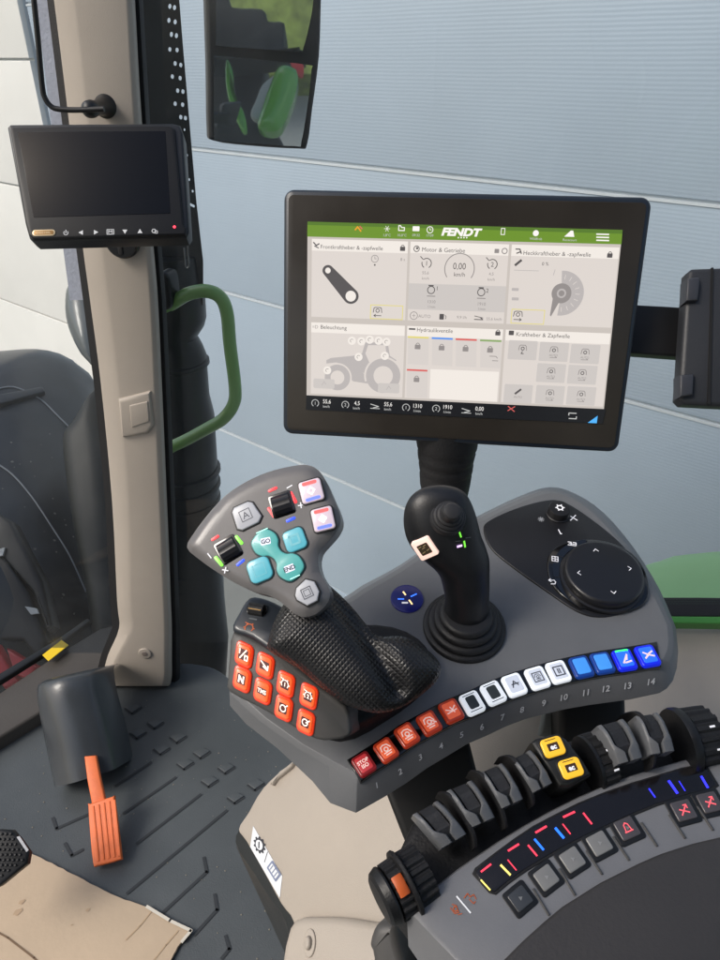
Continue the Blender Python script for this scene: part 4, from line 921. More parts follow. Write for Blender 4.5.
g = MB(); g.add([FT.w(x, y, .0010) for x, y in sc_q], [(0, 1, 2, 3)], U_bg)
SC = g.build('screen', TM, smooth=False)
g = MB(); g.add([FT.w(*tu(*p), .0012) for p in [(68, 75), (634, 90), (632, 116), (67.5, 102)]], [(0, 1, 2, 3)], U_g)
g.add([FT.w(*tu(*p), .0013) for p in [(68, 75), (634, 90), (633.5, 97), (68, 81)]], [(0, 1, 2, 3)], U_g2)
g.text(tf(345, 94), 'FENDT', 12, U_w, bold=.05, shear=.22, sx=1.25)
for i in range(4): g.flat(tf(339+i*5, 104), circ(1.3, 8), .5, U_w)
for (x, y) in [(598, 98), (598, 103.5), (598, 109)]: line(g, tf(x, y), [(-10, 0), (10, 0)], 2.2, .5, U_w)
line(g, tf(160, 88), [(-6, -2), (-2, 3), (4, -4)], 2.4, .5, U_or); line(g, tf(160, 88), [(2, 4), (6, 0)], 2, .6, U_r)
aster(tf(211, 88), U_w, 3, 5); line(g, tf(237, 88), [(-5, -3), (5, -3), (5, 2), (0, 2), (-2, 5), (-5, 5), (-5, -3)], 1.6, .5, U_w); g.flat(tf(263, 88), rr(12, 8, 1), .5, U_w); ringf(g, tf(288, 90), 4.5, 5.8, .5, U_w); line(g, tf(288, 90), [(0, 3), (0, 0), (2.5, 0)], 1, .6, U_w)
for x, t in ((211, '1,8°C'), (238, '10,0°C'), (263, '09:32'), (288, '17:09')): g.text(tf(x, 99.5 if x < 280 else 100), t, 4.2, U_fw)
line(g, tf(419, 93), [(-3, -5), (3, -5), (3, 5), (-3, 5), (-3, -5)], 1.2, .5, U_w); g.flat(tf(478, 96), circ(5, 14), .5, U_w); g.text(tf(478, 106), 'Wildfrob', 4, U_fw); g.flat(tf(539, 98), [(-9, -4), (8, -4), (5, 6), (1, 6), (-4, 1)], .5, U_w); g.text(tf(539, 108), 'Racecourt', 4, U_fw)
g.build('title_bar', SC, smooth=False)
def lockic(g, x, y, m=U_dark, s=1.0):
    q = tf(x, y); g.flat(q, rr(9*s, 7*s, .8, cy=-2*s), .6, m); ringf(g, Fr(q.w(0, 1.5*s), q.X, q.Y, q.Z, q.k), 2*s, 3.2*s, .6, m, 0, 180, 10)
def tile(x0, y0, x1, y1, hd, title, tx, ty, ic=True, lock=None, lab=None, ts=6.2):
    ts *= 1.12
    g = MB(); qf(g, gq(x0, y0, x1, y1), .0012, U_b); qf(g, gq(x0, y0, x1, y0+hd), .0013, U_h)
    g.text(tf(tx, ty), title, ts, U_dark, centre=False, sx=1.0)
    if lock: lockic(g, *lock)
    return g
def done(g, lab): o = g.build('tile', SC, smooth=False); o['label'] = lab
# front linkage tile
g = tile(76, 106, 249.5, 246, 21, 'Frontkraftheber & -zapfwelle', 92, 120, lock=(239, 122), ts=6)
line(g, tf(84, 117), [(-5, 4), (0, -1), (5, 2)], 2.2, .4, U_dark); line(g, tf(84, 117), [(-3, -2), (4, -5)], 1.8, .4, U_dark)
L1, L2_ = Vector((105, 163)), Vector((146, 209)); d = (L2_-L1).normalized(); nn = Vector((-d.y, d.x))
arm = []
for k in range(13): a = rad(90+180*k/12); arm.append(tuple(L1 + d*math.cos(a)*10 + nn*math.sin(a)*10))
for k in range(13): a = rad(-90+180*k/12); arm.append(tuple(L2_ + d*math.cos(a)*14 + nn*math.sin(a)*14))
g.flat(Fr(FT.w(0, 0, .0016), FT.X, FT.Y, FT.Z, 1), [tu(*p) for p in arm], .0003, U_dark)
g.flat(tf(105, 163), circ(5), 1.6, U_h); g.flat(tf(146, 209), circ(9.5), 1.6, U_h)
ringf(g, tf(189, 142), 5.5, 6.6, .5, U_mid); line(g, tf(189, 142), [(0, 4), (0, 0), (3, 0)], 1, .5, U_mid); g.flat(tf(189, 153), circ(1.6, 10), .5, U_dark); g.text(tf(239, 143), '8 s', 5, U_mid)
line(g, tf(210, 238), [(-29, -12), (29, -12), (29, 12), (-29, 12), (-29, -12)], 1.4, .4, U_y)
ptoM = ic_pto(U_dark, 0, 1.1)
def pto(g, x, y, m=U_dark, arrow=-1, s=1.1): q = tf(x, y); line(g, q, [(-7*s, -3*s), (-6*s, 4*s), (-4*s, 5*s), (4*s, 5*s), (6*s, 4*s), (7*s, -3*s)], 1.3, .5, m); ringf(g, q, 2.2*s, 3.4*s, .5, m, n=14); line(g, q, [(-6*s, -8*s), (6*s, -8*s)], 1.3, .5, m); line(g, q, [(arrow*3*s, -6*s), (arrow*6*s, -8*s), (arrow*3*s, -10*s)], 1.2, .5, m)
pto(g, 194, 235); done(g, 'front linkage tile with a slanted lever arm')
# engine tile
g = tile(254, 106, 432, 246, 20, 'Motor & Getriebe', 274, 125, lab=None, ts=6.4)
qf(g, gq(254, 180, 432, 226), .0014, U_b2)
ringf(g, tf(264, 124), 4, 5.4, .5, U_dark); g.flat(tf(265, 123), circ(2.2, 8), .5, U_dark); g.flat(tf(408, 128), rr(8, 7, 1), .5, U_mid); ringf(g, tf(422, 128), 3.5, 5.2, .5, U_mid)
ringf(g, tf(341, 160), 25, 26.6, .5, U_mid, -35, 215, 40)
g.text(tf(341, 155), '0,00', 11, U_dark, sx=.85); g.text(tf(341, 170), 'km/h', 7, U_dark)
for x, y, t, v2 in ((282, 150, '1', '55,6'), (400, 152, '2', '4,5')):
    ringf(g, tf(x, y), 7.5, 9, .5, U_dark, -60, 130, 24); ringf(g, tf(x, y), 7.5, 9, .5, U_dark, 165, 240, 12); g.text(tf(x, y), t, 8, U_dark); line(g, tf(x-9, y-9), [(-2, 3), (3, -2)], 1.4, .5, U_dark); g.text(tf(x-2, y+17), v2, 5, U_mid); g.text(tf(x-2, y+27), 'km/h', 4.5, U_mid)
for x, y, t, v2 in ((290, 198, '1', '1310'), (380, 202, '2', '1910')):
    ringf(g, tf(x, y), 5.5, 7, .5, U_dark); line(g, tf(x, y-8), [(-4, 0), (4, 0)], 2, .5, U_dark); g.text(tf(x+11, y-3), t, 7, U_dark); line(g, tf(x, y+11), [(-7, 0), (7, 0)], 1.6, .5, U_mid); g.text(tf(x+1, y+21), v2, 5.4, U_mid); g.text(tf(x+1, y+30), '1/min', 4.4, U_mid)
ringf(g, tf(259, 244), 6, 7.2, .5, U_mid); aster(tf(259, 244), U_mid, 2, 3); g.text(tf(278, 245), 'AUTO', 5.6, U_mid); g.flat(tf(309, 246), rr(8, 10, 1), .5, U_dark); line(g, tf(315, 246), [(0, 3), (2, 0), (1, -4)], 1, .5, U_dark); g.text(tf(345, 247), '9,9 l/h', 5, U_mid); line(g, tf(376, 248), [(-8, 3), (7, 0)], 1.2, .5, U_dark); line(g, tf(376, 248), [(-8, -3), (7, -3), (3, 0)], 1.6, .5, U_dark); g.text(tf(403, 250), '55,6 km/h', 4.8, U_mid)
done(g, 'engine tile with a speed ring reading 0,00')
# rear linkage tile
g = tile(437, 106, 632, 246, 20, 'Heckkraftheber & -zapfwelle', 456, 131, lock=(611, 134), ts=6.2)
line(g, tf(447, 129), [(-5, 4), (2, 4), (5, -3)], 2, .4, U_dark); line(g, tf(447, 130), [(-3, -2), (4, 1)], 2, .4, U_dark)
line(g, tf(447, 149), [(-5, -4), (4, 4)], 4, .5, U_dark); g.text(tf(495, 151), '0 %', 5.6, U_dark); line(g, tf(460, 163), [(-20, 0), (22, 0)], 1, .5, U_lt)
ringf(g, tf(524, 204), 17, 38, .5, U_lt, -95, 95, 40); g.flat(tf(524, 204), circ(17), .8, U_mid); ringf(g, tf(524, 204), 5, 8, 1.1, U_lt); g.flat(tf(524, 204), [(-14, -8), (-2, -14), (-14, -40), (-16, -38)], 1.0, U_mid)
for k in range(9): line(g, tf(524, 204).sub(0, 0, 0, -85+k*21), [(24, 0), (31, 0)], 1, .8, U_b)
line(g, tf(512, 167), [(0, 5), (-2, -4)], 1.2, .5, U_lt); 
for y in (197, 214): g.flat(tf(441, y), rr(12, 5, 1), .5, U_lt)
line(g, tf(463, 246), [(-28, -12), (29, -12), (29, 12), (-28, 12), (-28, -12)], 1.3, .4, U_y); pto(g, 446, 242, arrow=1); done(g, 'rear linkage tile with a half dial')
# lighting tile
g = tile(76, 256, 249.5, 384, 18, 'Beleuchtung', 92, 264, ts=6.2); g.text(tf(82, 264), '=D', 6, U_mid)
fr_ = tf(155, 335)
def tw(x, y): u = tu(x, y); return (u[0], u[1])
FW = Fr(FT.w(0, 0, .0016), FT.X, FT.Y, FT.Z, 1)
g.flat(FW, [tw(*p) for p in [(102, 324), (110, 320), (150, 316), (166, 312), (166, 346), (176, 352), (176, 366), (150, 362), (138, 350), (134, 334), (120, 328), (102, 330)]], .0001, U_lt)
g.flat(FW, [tw(*p) for p in [(166, 312), (172, 292), (212, 292), (216, 316), (228, 324), (222, 330), (200, 322), (186, 332), (178, 350), (166, 346)]], .00014, U_lt); g.flat(FW, [tw(*p) for p in [(172, 312), (177, 297), (208, 297), (210, 314), (192, 320), (180, 330)]], .0002, U_b)
ringf(g, tf(122, 355), 13, 24, 1.2, U_lt); ringf(g, tf(122, 355), 24, 27, 1.4, U_b); ringf(g, tf(204, 352), 18, 32, 1.2, U_lt); ringf(g, tf(204, 352), 32, 35.5, 1.5, U_b, -20, 200)
for x, y in ((148, 289), (165, 290), (180, 287), (196, 289), (210, 291), (160, 318), (207, 316), (104, 342)): g.flat(tf(x, y), circ(7.5, 20), 2.0, U_h); ringf(g, tf(x, y), 2.4, 3.4, 2.2, U_mid, 40, 250, 10)
for x, y in ((98, 366), (214, 374)): g.flat(tf(x, y), rr(40, 18, 3), 2.3, U_b2); line(g, tf(x, y), [(-4, -3), (0, 4), (4, -1)], 1.2, 2.6, U_lt)
done(g, 'lighting tile with a grey tractor outline')
# valves tile
g = tile(254, 256, 432, 384, 18, 'Hydraulikventile', 265, 269, lock=(410, 274), ts=6.2); line(g, tf(256, 268), [(-5, 0), (5, 0)], 3, .4, U_dark)
for i, (x, y, m) in enumerate(((267, 283, U_y), (310, 285, U_bl), (353, 287, U_r), (397, 289, U_gr), (265, 342, U_r))):
    qf(g, [tu(x-19, y+48), tu(x+18, y+50), tu(x+19, y), tu(x-18, y-1)], .0014, ui('display cell', (202, 195, 190)))
    line(g, tf(x, y), [(-18, 0), (18, 0)], 3.2, 1, m); lockic(g, x-1, y+15, U_mid, 1.15)
qf(g, [tu(287, 393), tu(408, 399), tu(412, 345), tu(289, 340)], .0015, ui('display tile head', (226, 219, 212)))
line(g, tf(402, 319), [(-7, 2), (4, 2), (7, -1)], 1.3, .6, U_mid); line(g, tf(404, 325), [(-4, 0), (6, 0)], 1.2, .6, U_mid); done(g, 'valve tile with coloured bars over small locks')
# linkage and PTO tile
g = tile(437, 256, 632, 384, 19, 'Kraftheber & Zapfwelle', 443, 277, ts=6.2); g.flat(tf(434, 275), rr(9, 8, 1), .5, U_dark)
for (x, y) in ((454, 306), (510, 309), (566, 313), (505, 347), (561, 350), (446, 384), (503, 386), (559, 388)):
    q = tf(x, y); g.prism(q, rr(51, 34, 2), .2, 1.6, U_b2, .3); q2 = Fr(q.w(0, 3, 1.8), q.X, q.Y, q.Z, q.k)
    if (x, y) == (446, 384): line(g, q2, [(-5, -3), (4, 5)], 3.6, .4, U_dark)
    else: line(g, q2, [(-7, -3), (-6, 4), (-4, 6), (4, 6), (6, 4), (7, -3)], 1.3, .4, U_mid); ringf(g, q2, 2, 3.4, .4, U_dark, n=14)
    if (x, y) != (454, 306): g.text(Fr(q.w(0, -6, 1.8), q.X, q.Y, q.Z, q.k), 'AUTO', 3.8, U_mid, .4)
    else: line(g, q2, [(0, -5), (-2, -9), (2, -9)], 1.4, .4, U_dark)
    if x > 480: line(g, q2, [(-6, -13), (6, -13), (3, -11)], 1, .4, U_mid)
done(g, 'linkage and shaft tile with eight grey touch fields')
# bottom bar
g = MB(); g.add([FT.w(*tu(*p), .0013) for p in [(66, 387), (604, 412), (598, 438), (65, 413)]], [(0, 1, 2, 3)], U_blk)
for x, y, ic_, v2, un in ((82, 401, 1, '55,6', 'km/h'), (136, 404, 2, '4,5', 'km/h'), (192, 406, 0, '55,6', 'km/h'), (245, 409, 1, '1310', '1/min'), (299, 411, 2, '1910', '1/min'), (356, 414, 0, '0,00', 'km/h')):
    if ic_: ringf(g, tf(x, y), 6, 7.2, .5, U_fw, -60, 240, 20); g.text(tf(x, y), str(ic_), 6, U_fw)
    else: line(g, tf(x-2, y), [(-9, 3), (6, -1), (-4, -4)], 1.4, .5, U_fw); line(g, tf(x-2, y), [(-9, -5), (8, -5)], 1.2, .5, U_fw)
    g.text(tf(x+21, y-3), v2, 7.5, U_w, sx=.85); g.text(tf(x+20, y+6), un, 4.6, U_fw)
line(g, tf(434, 411), [(-6, 4), (6, -5)], 1.6, .5, U_r); line(g, tf(434, 411), [(-6, -4), (6, 4)], 1.6, .5, U_r)
line(g, tf(544, 424), [(-7, 1), (-7, 5), (6, 5)], 1.6, .5, U_fw); line(g, tf(544, 424), [(7, -1), (7, -5), (-6, -5)], 1.6, .5, U_fw); g.flat(tf(580, 431), [(-8, -6), (8, -6), (8, 8)], .5, U_sky)
g.build('status_bar', SC, smooth=False)
# neck under the terminal
g = MB(); npl = Pl(T0.at(446, 436, -.03), Vector((0, -1, .05)))
rings = []
for i, (cx_, cy_, hw) in enumerate([(447, 425, 31), (447, 440, 31), (447, 446, 30), (446.5, 449, 28.5), (446.5, 452, 29), (446, 458, 28), (446, 460, 26.5), (446, 463, 27.3), (446, 469, 26.5), (445.5, 471, 25.5), (445.5, 474, 26), (445, 483, 25), (445, 495, 22.5), (445, 510, 21.5), (446, 560, 21)]):
    c = npl.at(cx_, cy_); R_ = (npl.at(cx_+hw, cy_)-c).length; rings.append([c+Vector((math.cos(2*math.pi*k/36)*R_, math.sin(2*math.pi*k/36)*R_, 0)) for k in range(36)])
g.loft(rings, rubber); g.build('neck', TM, angle=50)
# ================================================================== SMALL CAMERA MONITOR ON THE PILLAR
M0 = P(98, 182, .80, nc(.06, .10, 1)); FM = Fr(M0.o, M0.u, M0.v, M0.n, 1)
CM = thing('camera_monitor', M0.at(125, 238), 'small switched-off camera monitor with a row of symbol keys on the pillar', 'monitor')
outl = [(7, 127), (10, 124), (172, 123), (180, 125), (183, 133), (189, 232), (186, 237), (33, 241), (29, 238), (25, 224)]
sh = mat('monitor shell', (26, 28, 31), .36, bump=.15, bscale=900)
g = MB(); g.prism(FM, onp(M0, crom(outl, 1)), -.022, 0, sh, .003); g.build('shell', CM, angle=50)
g = MB(); g.prism(FM, onp(M0, [(11, 131), (14, 128.5), (170, 127), (175, 130), (184, 225), (187, 230), (186, 236), (34, 240), (30, 236), (27, 224)]), -.001, .0035, mat('monitor bezel', (18, 19, 21), .4, spec=.3), .002); g.build('bezel', CM, angle=50)
g = MB(); g.prism(FM, onp(M0, [(19, 134), (166, 133), (171, 215), (35, 219)]), .003, .0039, mat('dark screen glass', (7, 7, 9), .08, spec=.3), .0002); g.build('screen', CM)
g = MB(); g.prism(M0.fr(44, 233, 1.5, .0035), rr(23, 6.6, 3), 0, .8, mat('brass badge rim', (206, 186, 150), .35, metal=.3), .3); g.prism(M0.fr(44, 233, 1.5, .0035), rr(20, 4.6, 2), .7, 1.0, mat('brass badge', (148, 112, 62), .4, metal=.3), .1)
g.text(M0.fr(44, 233, 1.5, .0035), 'ODE:HAL', 2.4, mat('brass badge rim', (206, 186, 150), .35), 1.2); g.build('badge', CM)
g = MB(); mk = mat('monitor print', (196, 198, 200), .4, emit=.1)
def m0(x): return M0.fr(x, 233-(x-65)*.022, 1, .0037)
ringf(g, m0(66), 1.8, 2.5, .3, mk, 130, 410, 14); line(g, m0(66), [(0, 0), (0, 3)], .8, .3, mk)
g.flat(m0(81), [(-2.5, 0), (2, 2.5), (2, -2.5)], .3, mk); g.flat(m0(96), [(2.5, 0), (-2, -2.5), (-2, 2.5)], .3, mk); line(g, m0(110.5), [(-3.4, -2.5), (3.4, -2.5), (3.4, 2.5), (-3.4, 2.5), (-3.4, -2.5)], .7, .3, mk); line(g, m0(110.5), [(-1.8, -1.4), (-1.8, 1.4), (0, 0), (1.8, 1.4), (1.8, -1.4)], .8, .3, mk)
g.flat(m0(125), [(0, -2.5), (2.5, 2), (-2.5, 2)], .3, mk); g.flat(m0(140), [(0, 2.5), (-2.5, -2), (2.5, -2)], .3, mk); ringf(g, m0(154), 1.5, 2.3, .3, mk, n=12); line(g, m0(155), [(0, 0), (2.5, 0), (2.5, -2.5), (0, -2.5), (0, 0)], .6, .35, mk)
g.build('key_mark', CM, smooth=False)
g = MB(); g.prism(M0.fr(174.5, 227, 0, .0037), circ(1.5, 16), 0, .5, mat('red indicator', (250, 60, 80), .3, emit=1.3), .2); g.build('red_indicator', CM)
g = MB(); q = pp.fr(124, 240, 0, .02); g.prism(q, circ(17, 40, r2=17), 0, 9, gloss, 3); g.prism(q.sub(-2, -8, 8), rr(5, 10, 2), 0, 3, rubber, 1); g.build('mount', CM)
# bent rod with ball mount
g = MB(); rq = Pl(pp.o+Vector((0, -.09, 0)), pp.n); rp_ = [(31, -40), (34, 0), (38, 40), (42, 84), (45, 98), (52, 107), (62, 109.5), (80, 110), (104, 109)]
RD = thing('bent_rod', pp.at(107, 107), 'thin black bent rod fixed to the pillar by a round ball mount', 'rod')
g.tube([rq.at(*p) for p in crom(rp_, 5, closed=False)], .0031, black, 12, up=rq.n); g.build('rod', RD)
g = MB(); b0 = pp.at(107, 106, .015); g.lathe(b0, pp.n, [(0, .0168), (.004, .0165), (.007, .014), (.010, .011), (.03, .009), (.055, .0085), (.06, .010), (.068, .0095), (.073, .006), (.075, .002)], black, 32); g.build('ball_mount', RD)
# small wire hook under the monitor edge
g = MB(); hq = Pl(pp.o+Vector((0, -.02, 0)), pp.n); wm_ = mat('dull wire', (96, 100, 102), .35, metal=.6)
g.tube([hq.at(*p) for p in crom([(170, 236), (178, 241), (187, 243), (188, 255), (189, 266), (186, 267), (185, 258), (184, 248)], 3, closed=False)], .0012, wm_, 8)
tag(g.build('wire_hook'), 'small bent grey wire clip below the right end of the camera monitor', 'wire clip')
# ================================================================== DEVICE HOLDER AT THE RIGHT EDGE
D0 = P(700, 335, .60, nc(-.05, .1, 1)); FD0 = Fr(D0.o, D0.u, D0.v, D0.n, 1)
HD = thing('holder_bracket', D0.at(650, 330), 'wide black arm reaching from behind the terminal to the right edge', 'bracket')
g = MB(); q = Pl(D0.o-D0.n*.03, D0.n); g.prism(Fr(q.o, q.u, q.v, q.n, 1), onp(q, [(610, 303), (700, 308), (700, 358), (606, 351)]), -.012, 0, mat('deep black arm', (12, 12, 14), .5), .002); g.build('arm', HD)
DV = thing('tablet_case', D0.at(700, 400), 'dark ribbed device case with two corner clips cut off by the right edge', 'device case')
cs = mat('case plastic', (36, 38, 42), .5, bump=.2, bscale=600)
g = MB(); g.prism(FD0, onp(D0, crom([(688, 272), (693, 268), (720, 267), (790, 266), (790, 408), (720, 406), (684, 404), (679, 399), (681, 370), (685, 310)], 1)), -.014, 0, cs, .004); g.build('case_body', DV)
g = MB(); g.prism(FD0, onp(D0, [(711, 268), (713, 268), (710, 404), (707, 404)]), -.002, .0012, mat('deep groove', (6, 6, 7), .7)); g.build('lid_groove', DV)
for q in ([(685, 280), (697, 279), (698, 285), (696, 302), (684, 303)], [(678, 376), (692, 375), (691, 396), (678, 398)]):
    g = MB(); g.prism(FD0, onp(D0, q), -.010, .005, mat('clip plastic', (50, 52, 58), .45), .002); g.build('corner_clip', DV)
# ================================================================== ARMREST WITH LEVERS
PA = P(560, 860, .43, tilt(14)); FA = Fr(PA.o, PA.u, PA.v, PA.n, 1)
AR = thing('armrest', PA.at(620, 900), 'grey armrest panel with a dark pad, black display strip and valve levers along its edge', 'armrest')
def c7(x, y): return (340+x/1.895, 680+y/1.895)
far = [(407, 912), (424, 895), (443, 879), (461, 865), (480, 852), (498, 840), (524, 824), (551, 809), (577, 796), (604, 784), (630, 774), (657, 766), (688, 757), (720, 749), (780, 740)]
out_ = far + [(800, 1080), (470, 1080), (455, 962), (428, 934)]
g = MB(); q = onp(PA, out_)
def RA(o, ins, z): return [PA.w(x, y, z) for x, y in (inset(q, ins) if ins else q)]
low_q = onp(PA, [(x+4 if i < 15 else x-2, y+22) for i, (x, y) in enumerate(out_)])
g.loft([[PA.w(x, y, -.030) for x, y in low_q], RA(q, 0, -.004), RA(q, .0012, -.001), RA(q, .0035, 0)], lgrey, cap1=True); g.build('top_panel', AR, angle=30)
# pad
inner = [(430, 1080), (470, 1000), (498, 958), (519, 937), (540, 918), (558, 903), (577, 891), (596, 879), (614, 870), (636, 859), (657, 850), (688, 840), (722, 832), (800, 820), (800, 1080)]
inner = [(x+4, y+4) for x, y in inner]
g = MB(); g.prism(FA, onp(PA, inner), -.002, .003, mat('arm pad', (60, 58, 58), .55, bump=.3, bscale=400, var=.10, vscale=16), .0028); g.build('arm_pad', AR, angle=60)
# display strip
ds = [(473, 874), (476, 868), (495, 852), (514, 838), (532, 826), (551, 816), (577, 803), (604, 792), (630, 783), (657, 775), (680, 768), (700, 764), (706, 766), (718, 786), (712, 790), (690, 796), (657, 806), (630, 817), (604, 829), (583, 839), (562, 850), (543, 861), (525, 872), (508, 884), (495, 895), (488, 893)]
g = MB(); g.prism(FA, onp(PA, [(x+(.9 if x > 480 else -1), y) for x, y in ds]), -.002, .0008, rubber, .0004); g.prism(FA, inset(onp(PA, ds), .0012), 0, .0012, mat('tinted display strip', (24, 21, 22), .14, spec=.6, var=.3, vscale=30), .0003); DS = g.build('display_strip', AR)
def seg(g, x, y, a, w, m, wd=1.8): line(g, PA.fr(x, y, a, .0014), [(-w/2, 0), (w/2, 0)], wd, .2, m)
lr = mat('strip red', (235, 60, 80), .3, emit=1.0); ly = mat('strip yellow', (245, 225, 110), .3, emit=1.0); lb = mat('strip blue', (40, 110, 255), .3, emit=1.1); lbb = mat('strip deep blue', (50, 50, 255), .3, emit=1.3)
g = MB()
for x, y, a, w, m, wd in [(486, 868, 38, 12, lr, 1.7), (485.5, 885, -48, 13, ly, 1.7), (505.5, 870, -46, 13, ly, 2.4), (512, 865, -50, 13, lr, 1.4), (513.5, 847.5, 32, 12, lr, 1.8), (532.5, 850.5, -50, 13, lr, 2.2), (539, 844.5, -50, 13, lb, 2.6), (541, 829.5, 30, 12, lr, 1.8), (559.5, 833, -50, 12, lb, 3.0), (566.5, 829, -52, 12, lr, 1.6), (569, 814.5, 25, 12, lr, 1.8), (587.5, 818.5, -52, 13, lr, 2.2), (652, 793, -55, 10, lbb, 1.7), (673, 787, -55, 14, lbb, 3.2), (682, 786, -58, 11, lbb, 1.2), (704.5, 782, -60, 12, lbb, 2.8)]:
    g = MB(); seg(g, x, y, a, w, m, wd); g.build('light_segment', DS, smooth=False)
# keys on the near arc
gk = mat('grey clear key', (132, 132, 130), .25, coat=.4)
kk_ = [(520, 899, 40, 0), (546, 878, 37, 1), (572, 860, 33, 1), (599, 844, 28, 1), (626.5, 829, 24, 2), (683, 811, 15, 3), (709, 803, 13, 4)]
for x, y, a, s_ in kk_:
    fr = PA.fr(x, y, a, 0); b = MB(); b.prism(fr, rr(27, 25, 3), -1, 1.2, black, .6); b.prism(fr, rr(19.5, 17.5, 2), 1, 2.6, gk if s_ < 2 else mat('dim key', (80, 76, 78), .25, coat=.4), 1.0) if s_ else b.prism(fr, rr(19.5, 17.5, 2), 1, 2.6, mat('dark clear key', (62, 64, 66), .2, coat=.5), 1.0)
    q2 = Fr(fr.w(0, 0, 2.6), fr.X, fr.Y, fr.Z, fr.k); pinkp = mat('pink lit sign', (230, 90, 100), .3, emit=.7); gp2 = mat('pale grey sign', (150, 150, 150), .4)
    if s_ in (1, 2, 4) or not s_: b.flat(q2, [(-1, -2), (2.5, 0), (-1, 2)], .3, gp2 if s_ == 1 else gk)
    if s_ == 2: line(b, q2, [(-4, -3), (4, -3)], 1.1, .4, pinkp); line(b, q2, [(-3, -3), (-2, 3), (0, 4.5), (2, 3), (3, -3)], 1, .4, pinkp)
    if s_ >= 3: line(b, q2, [(-4, -4), (4, 4)], 1.2, .4, pinkp); line(b, q2, [(-4, 1), (0, -1), (4, -3)], 1.2, .4, pinkp); line(b, q2, [(1, 4), (4, 4), (4, 1)], 1, .4, pinkp)
    b.build('armrest_key', AR, angle=50)
# grooves between the keys running to the pad
for (x, y), (x2, y2) in zip([(533, 889), (559, 869), (586, 851), (613, 837), (641, 823), (697, 807), (669, 815)], [(507+10, 921), (545+3, 899), (578, 882), (607, 866), (654, 846), (712, 829), (681, 836)]):
    g = MB(); x2 = x+16; y2 = y+ (24 if x > 560 else 27)
    dx, dy = (x2-x), (y2-y)
    g.prism(FA, onp(PA, [(x-1.0, y), (x+1.0, y-.6), (x2+1.0, y2-.6), (x2-1.0, y2)]), -.001, .0012, grey2, .0005); g.build('divider_rib', AR)
# printed marks on the corner
g = MB(); q = PA.fr(463, 905.5, 0, .0003); line(g, PA.fr(463.5, 904.5, -50, .0003), [(-10.5, 0), (10.5, 0)], 1.7, .2, mat('bright white print', (235, 236, 238), .4, emit=.2))
q = PA.fr(455.5, 909, 0, .0003); line(g, q, [(-5, 1), (-1, -4), (3, -3), (1, 3), (-3, 4)], .9, .2, orangeprint); ringf(g, q, 1.6, 2.6, .2, orangeprint, n=12); line(g, q, [(2, -5), (6, -4)], .8, .2, orangeprint)
q = PA.fr(470, 898, 0, .0003); line(g, q, [(-6, 0), (-2, 4), (0, 1), (4, 3), (6, -1)], .9, .2, orangeprint); line(g, q, [(-1, -1), (3, -5), (5, -3)], .9, .2, orangeprint)
g.build('printed_mark', AR, smooth=False)
# black body below the levers
PB = Pl(PA.o-PA.n*.022, PA.n); FB = Fr(PB.o, PB.u, PB.v, PB.n, 1)
body = [(398, 912), (392, 880), (400, 850), (412, 824), (440, 806), (475, 785), (510, 765), (545, 748), (580, 738), (620, 728), (660, 722), (700, 722), (760, 730), (800, 800), (720, 830), (560, 870), (450, 930), (420, 940)]
g = MB(); g.prism(FB, onp(PB, body), -.03, .004, rubber, .006); g.build('lever_tray', AR, angle=50)
rail = mat('lever rail plastic', (100, 102, 105), .4, bump=.2, bscale=800); mid_ = mat('lever centre rubber', (34, 35, 38), .55, bump=.3, bscale=700)
def paddle(tl, tr, br_, bl_, lab):
    """finger lever: tl tr = far end, br bl = near end, in photo pixels on the lever plane"""
    m_ = (Vector(tl)+Vector(tr))/2; e_ = (Vector(br_)+Vector(bl_))/2; ex = (e_-m_)*.14
    br_ = tuple(Vector(br_)+ex); bl_ = tuple(Vector(bl_)+ex); sh_ = (Vector(tr)-Vector(tl))*.05
    tl, bl_ = tuple(Vector(tl)+sh_), tuple(Vector(bl_)+sh_); tr, br_ = tuple(Vector(tr)-sh_), tuple(Vector(br_)-sh_)
    QP = Pl(PA.o+PA.n*.006, (PA.n+(-CF)*.35).normalized()); c = [Vector(QP.uv(QP.at(*p))) for p in (tl, tr, br_, bl_)]
    X = (c[1]-c[0]).normalized(); Lm = ((c[3]+c[2])/2-(c[0]+c[1])/2); Yn = -Lm.normalized(); cen = (c[0]+c[1]+c[2]+c[3])/4; w0 = (c[1]-c[0]).length; w1 = (c[2]-c[3]).length; L_ = Lm.length
    def W(x, y, z): p = cen+X*x+Yn*y; return QP.w(p.x, p.y, z)
    b = MB(); N_ = 14; rings = []
    def prof(t):      # height along the lever: rises from the far end, dips, ends in a lifted toe
        return .0045*math.sin(min(1, t*3)*math.pi/2)-.004*max(0, t-.7)/.3
    for k in range(N_+1):
        t = k/N_; y = L_/2-L_*t; hw = (w0*(1-t)+w1*t)/2*(.50+.05*(t > .8)); z = prof(t)-.0006+(.0004 if k % 2 else 0)
        rings.append([W(-hw, y, -.012), W(-hw, y, z), W(hw, y, z), W(hw, y, -.012)])
    b.loft(rings, mid_); b.build('lever_centre', None) if False else None
    LVR = b.build('valve_lever', AR, angle=30); LVR['label'] = lab
    for sgn in (-1, 1):
        b = MB(); rings = []
        for k in range(N_+1):
            t = k/N_; y = L_/2-L_*t; hw = (w0*(1-t)+w1*t)/2; flare = 0 if t < .62 else (t-.62)/.38
            xo = sgn*hw*(1.0); xi = sgn*hw*(.64-.50*min(1, max(0, (t-.60)/.18))); z = prof(t)+.0022+.001*flare
            e = .0012
            rings.append([W(xo, y, -.014), W(xo, y, z-e), W(xo-sgn*e, y, z), W(xi+sgn*e*.6, y, z), W(xi, y, z-e), W(xi, y, -.010)])
        b.loft(rings, rail); b.build('lever_rail', LVR, angle=50)
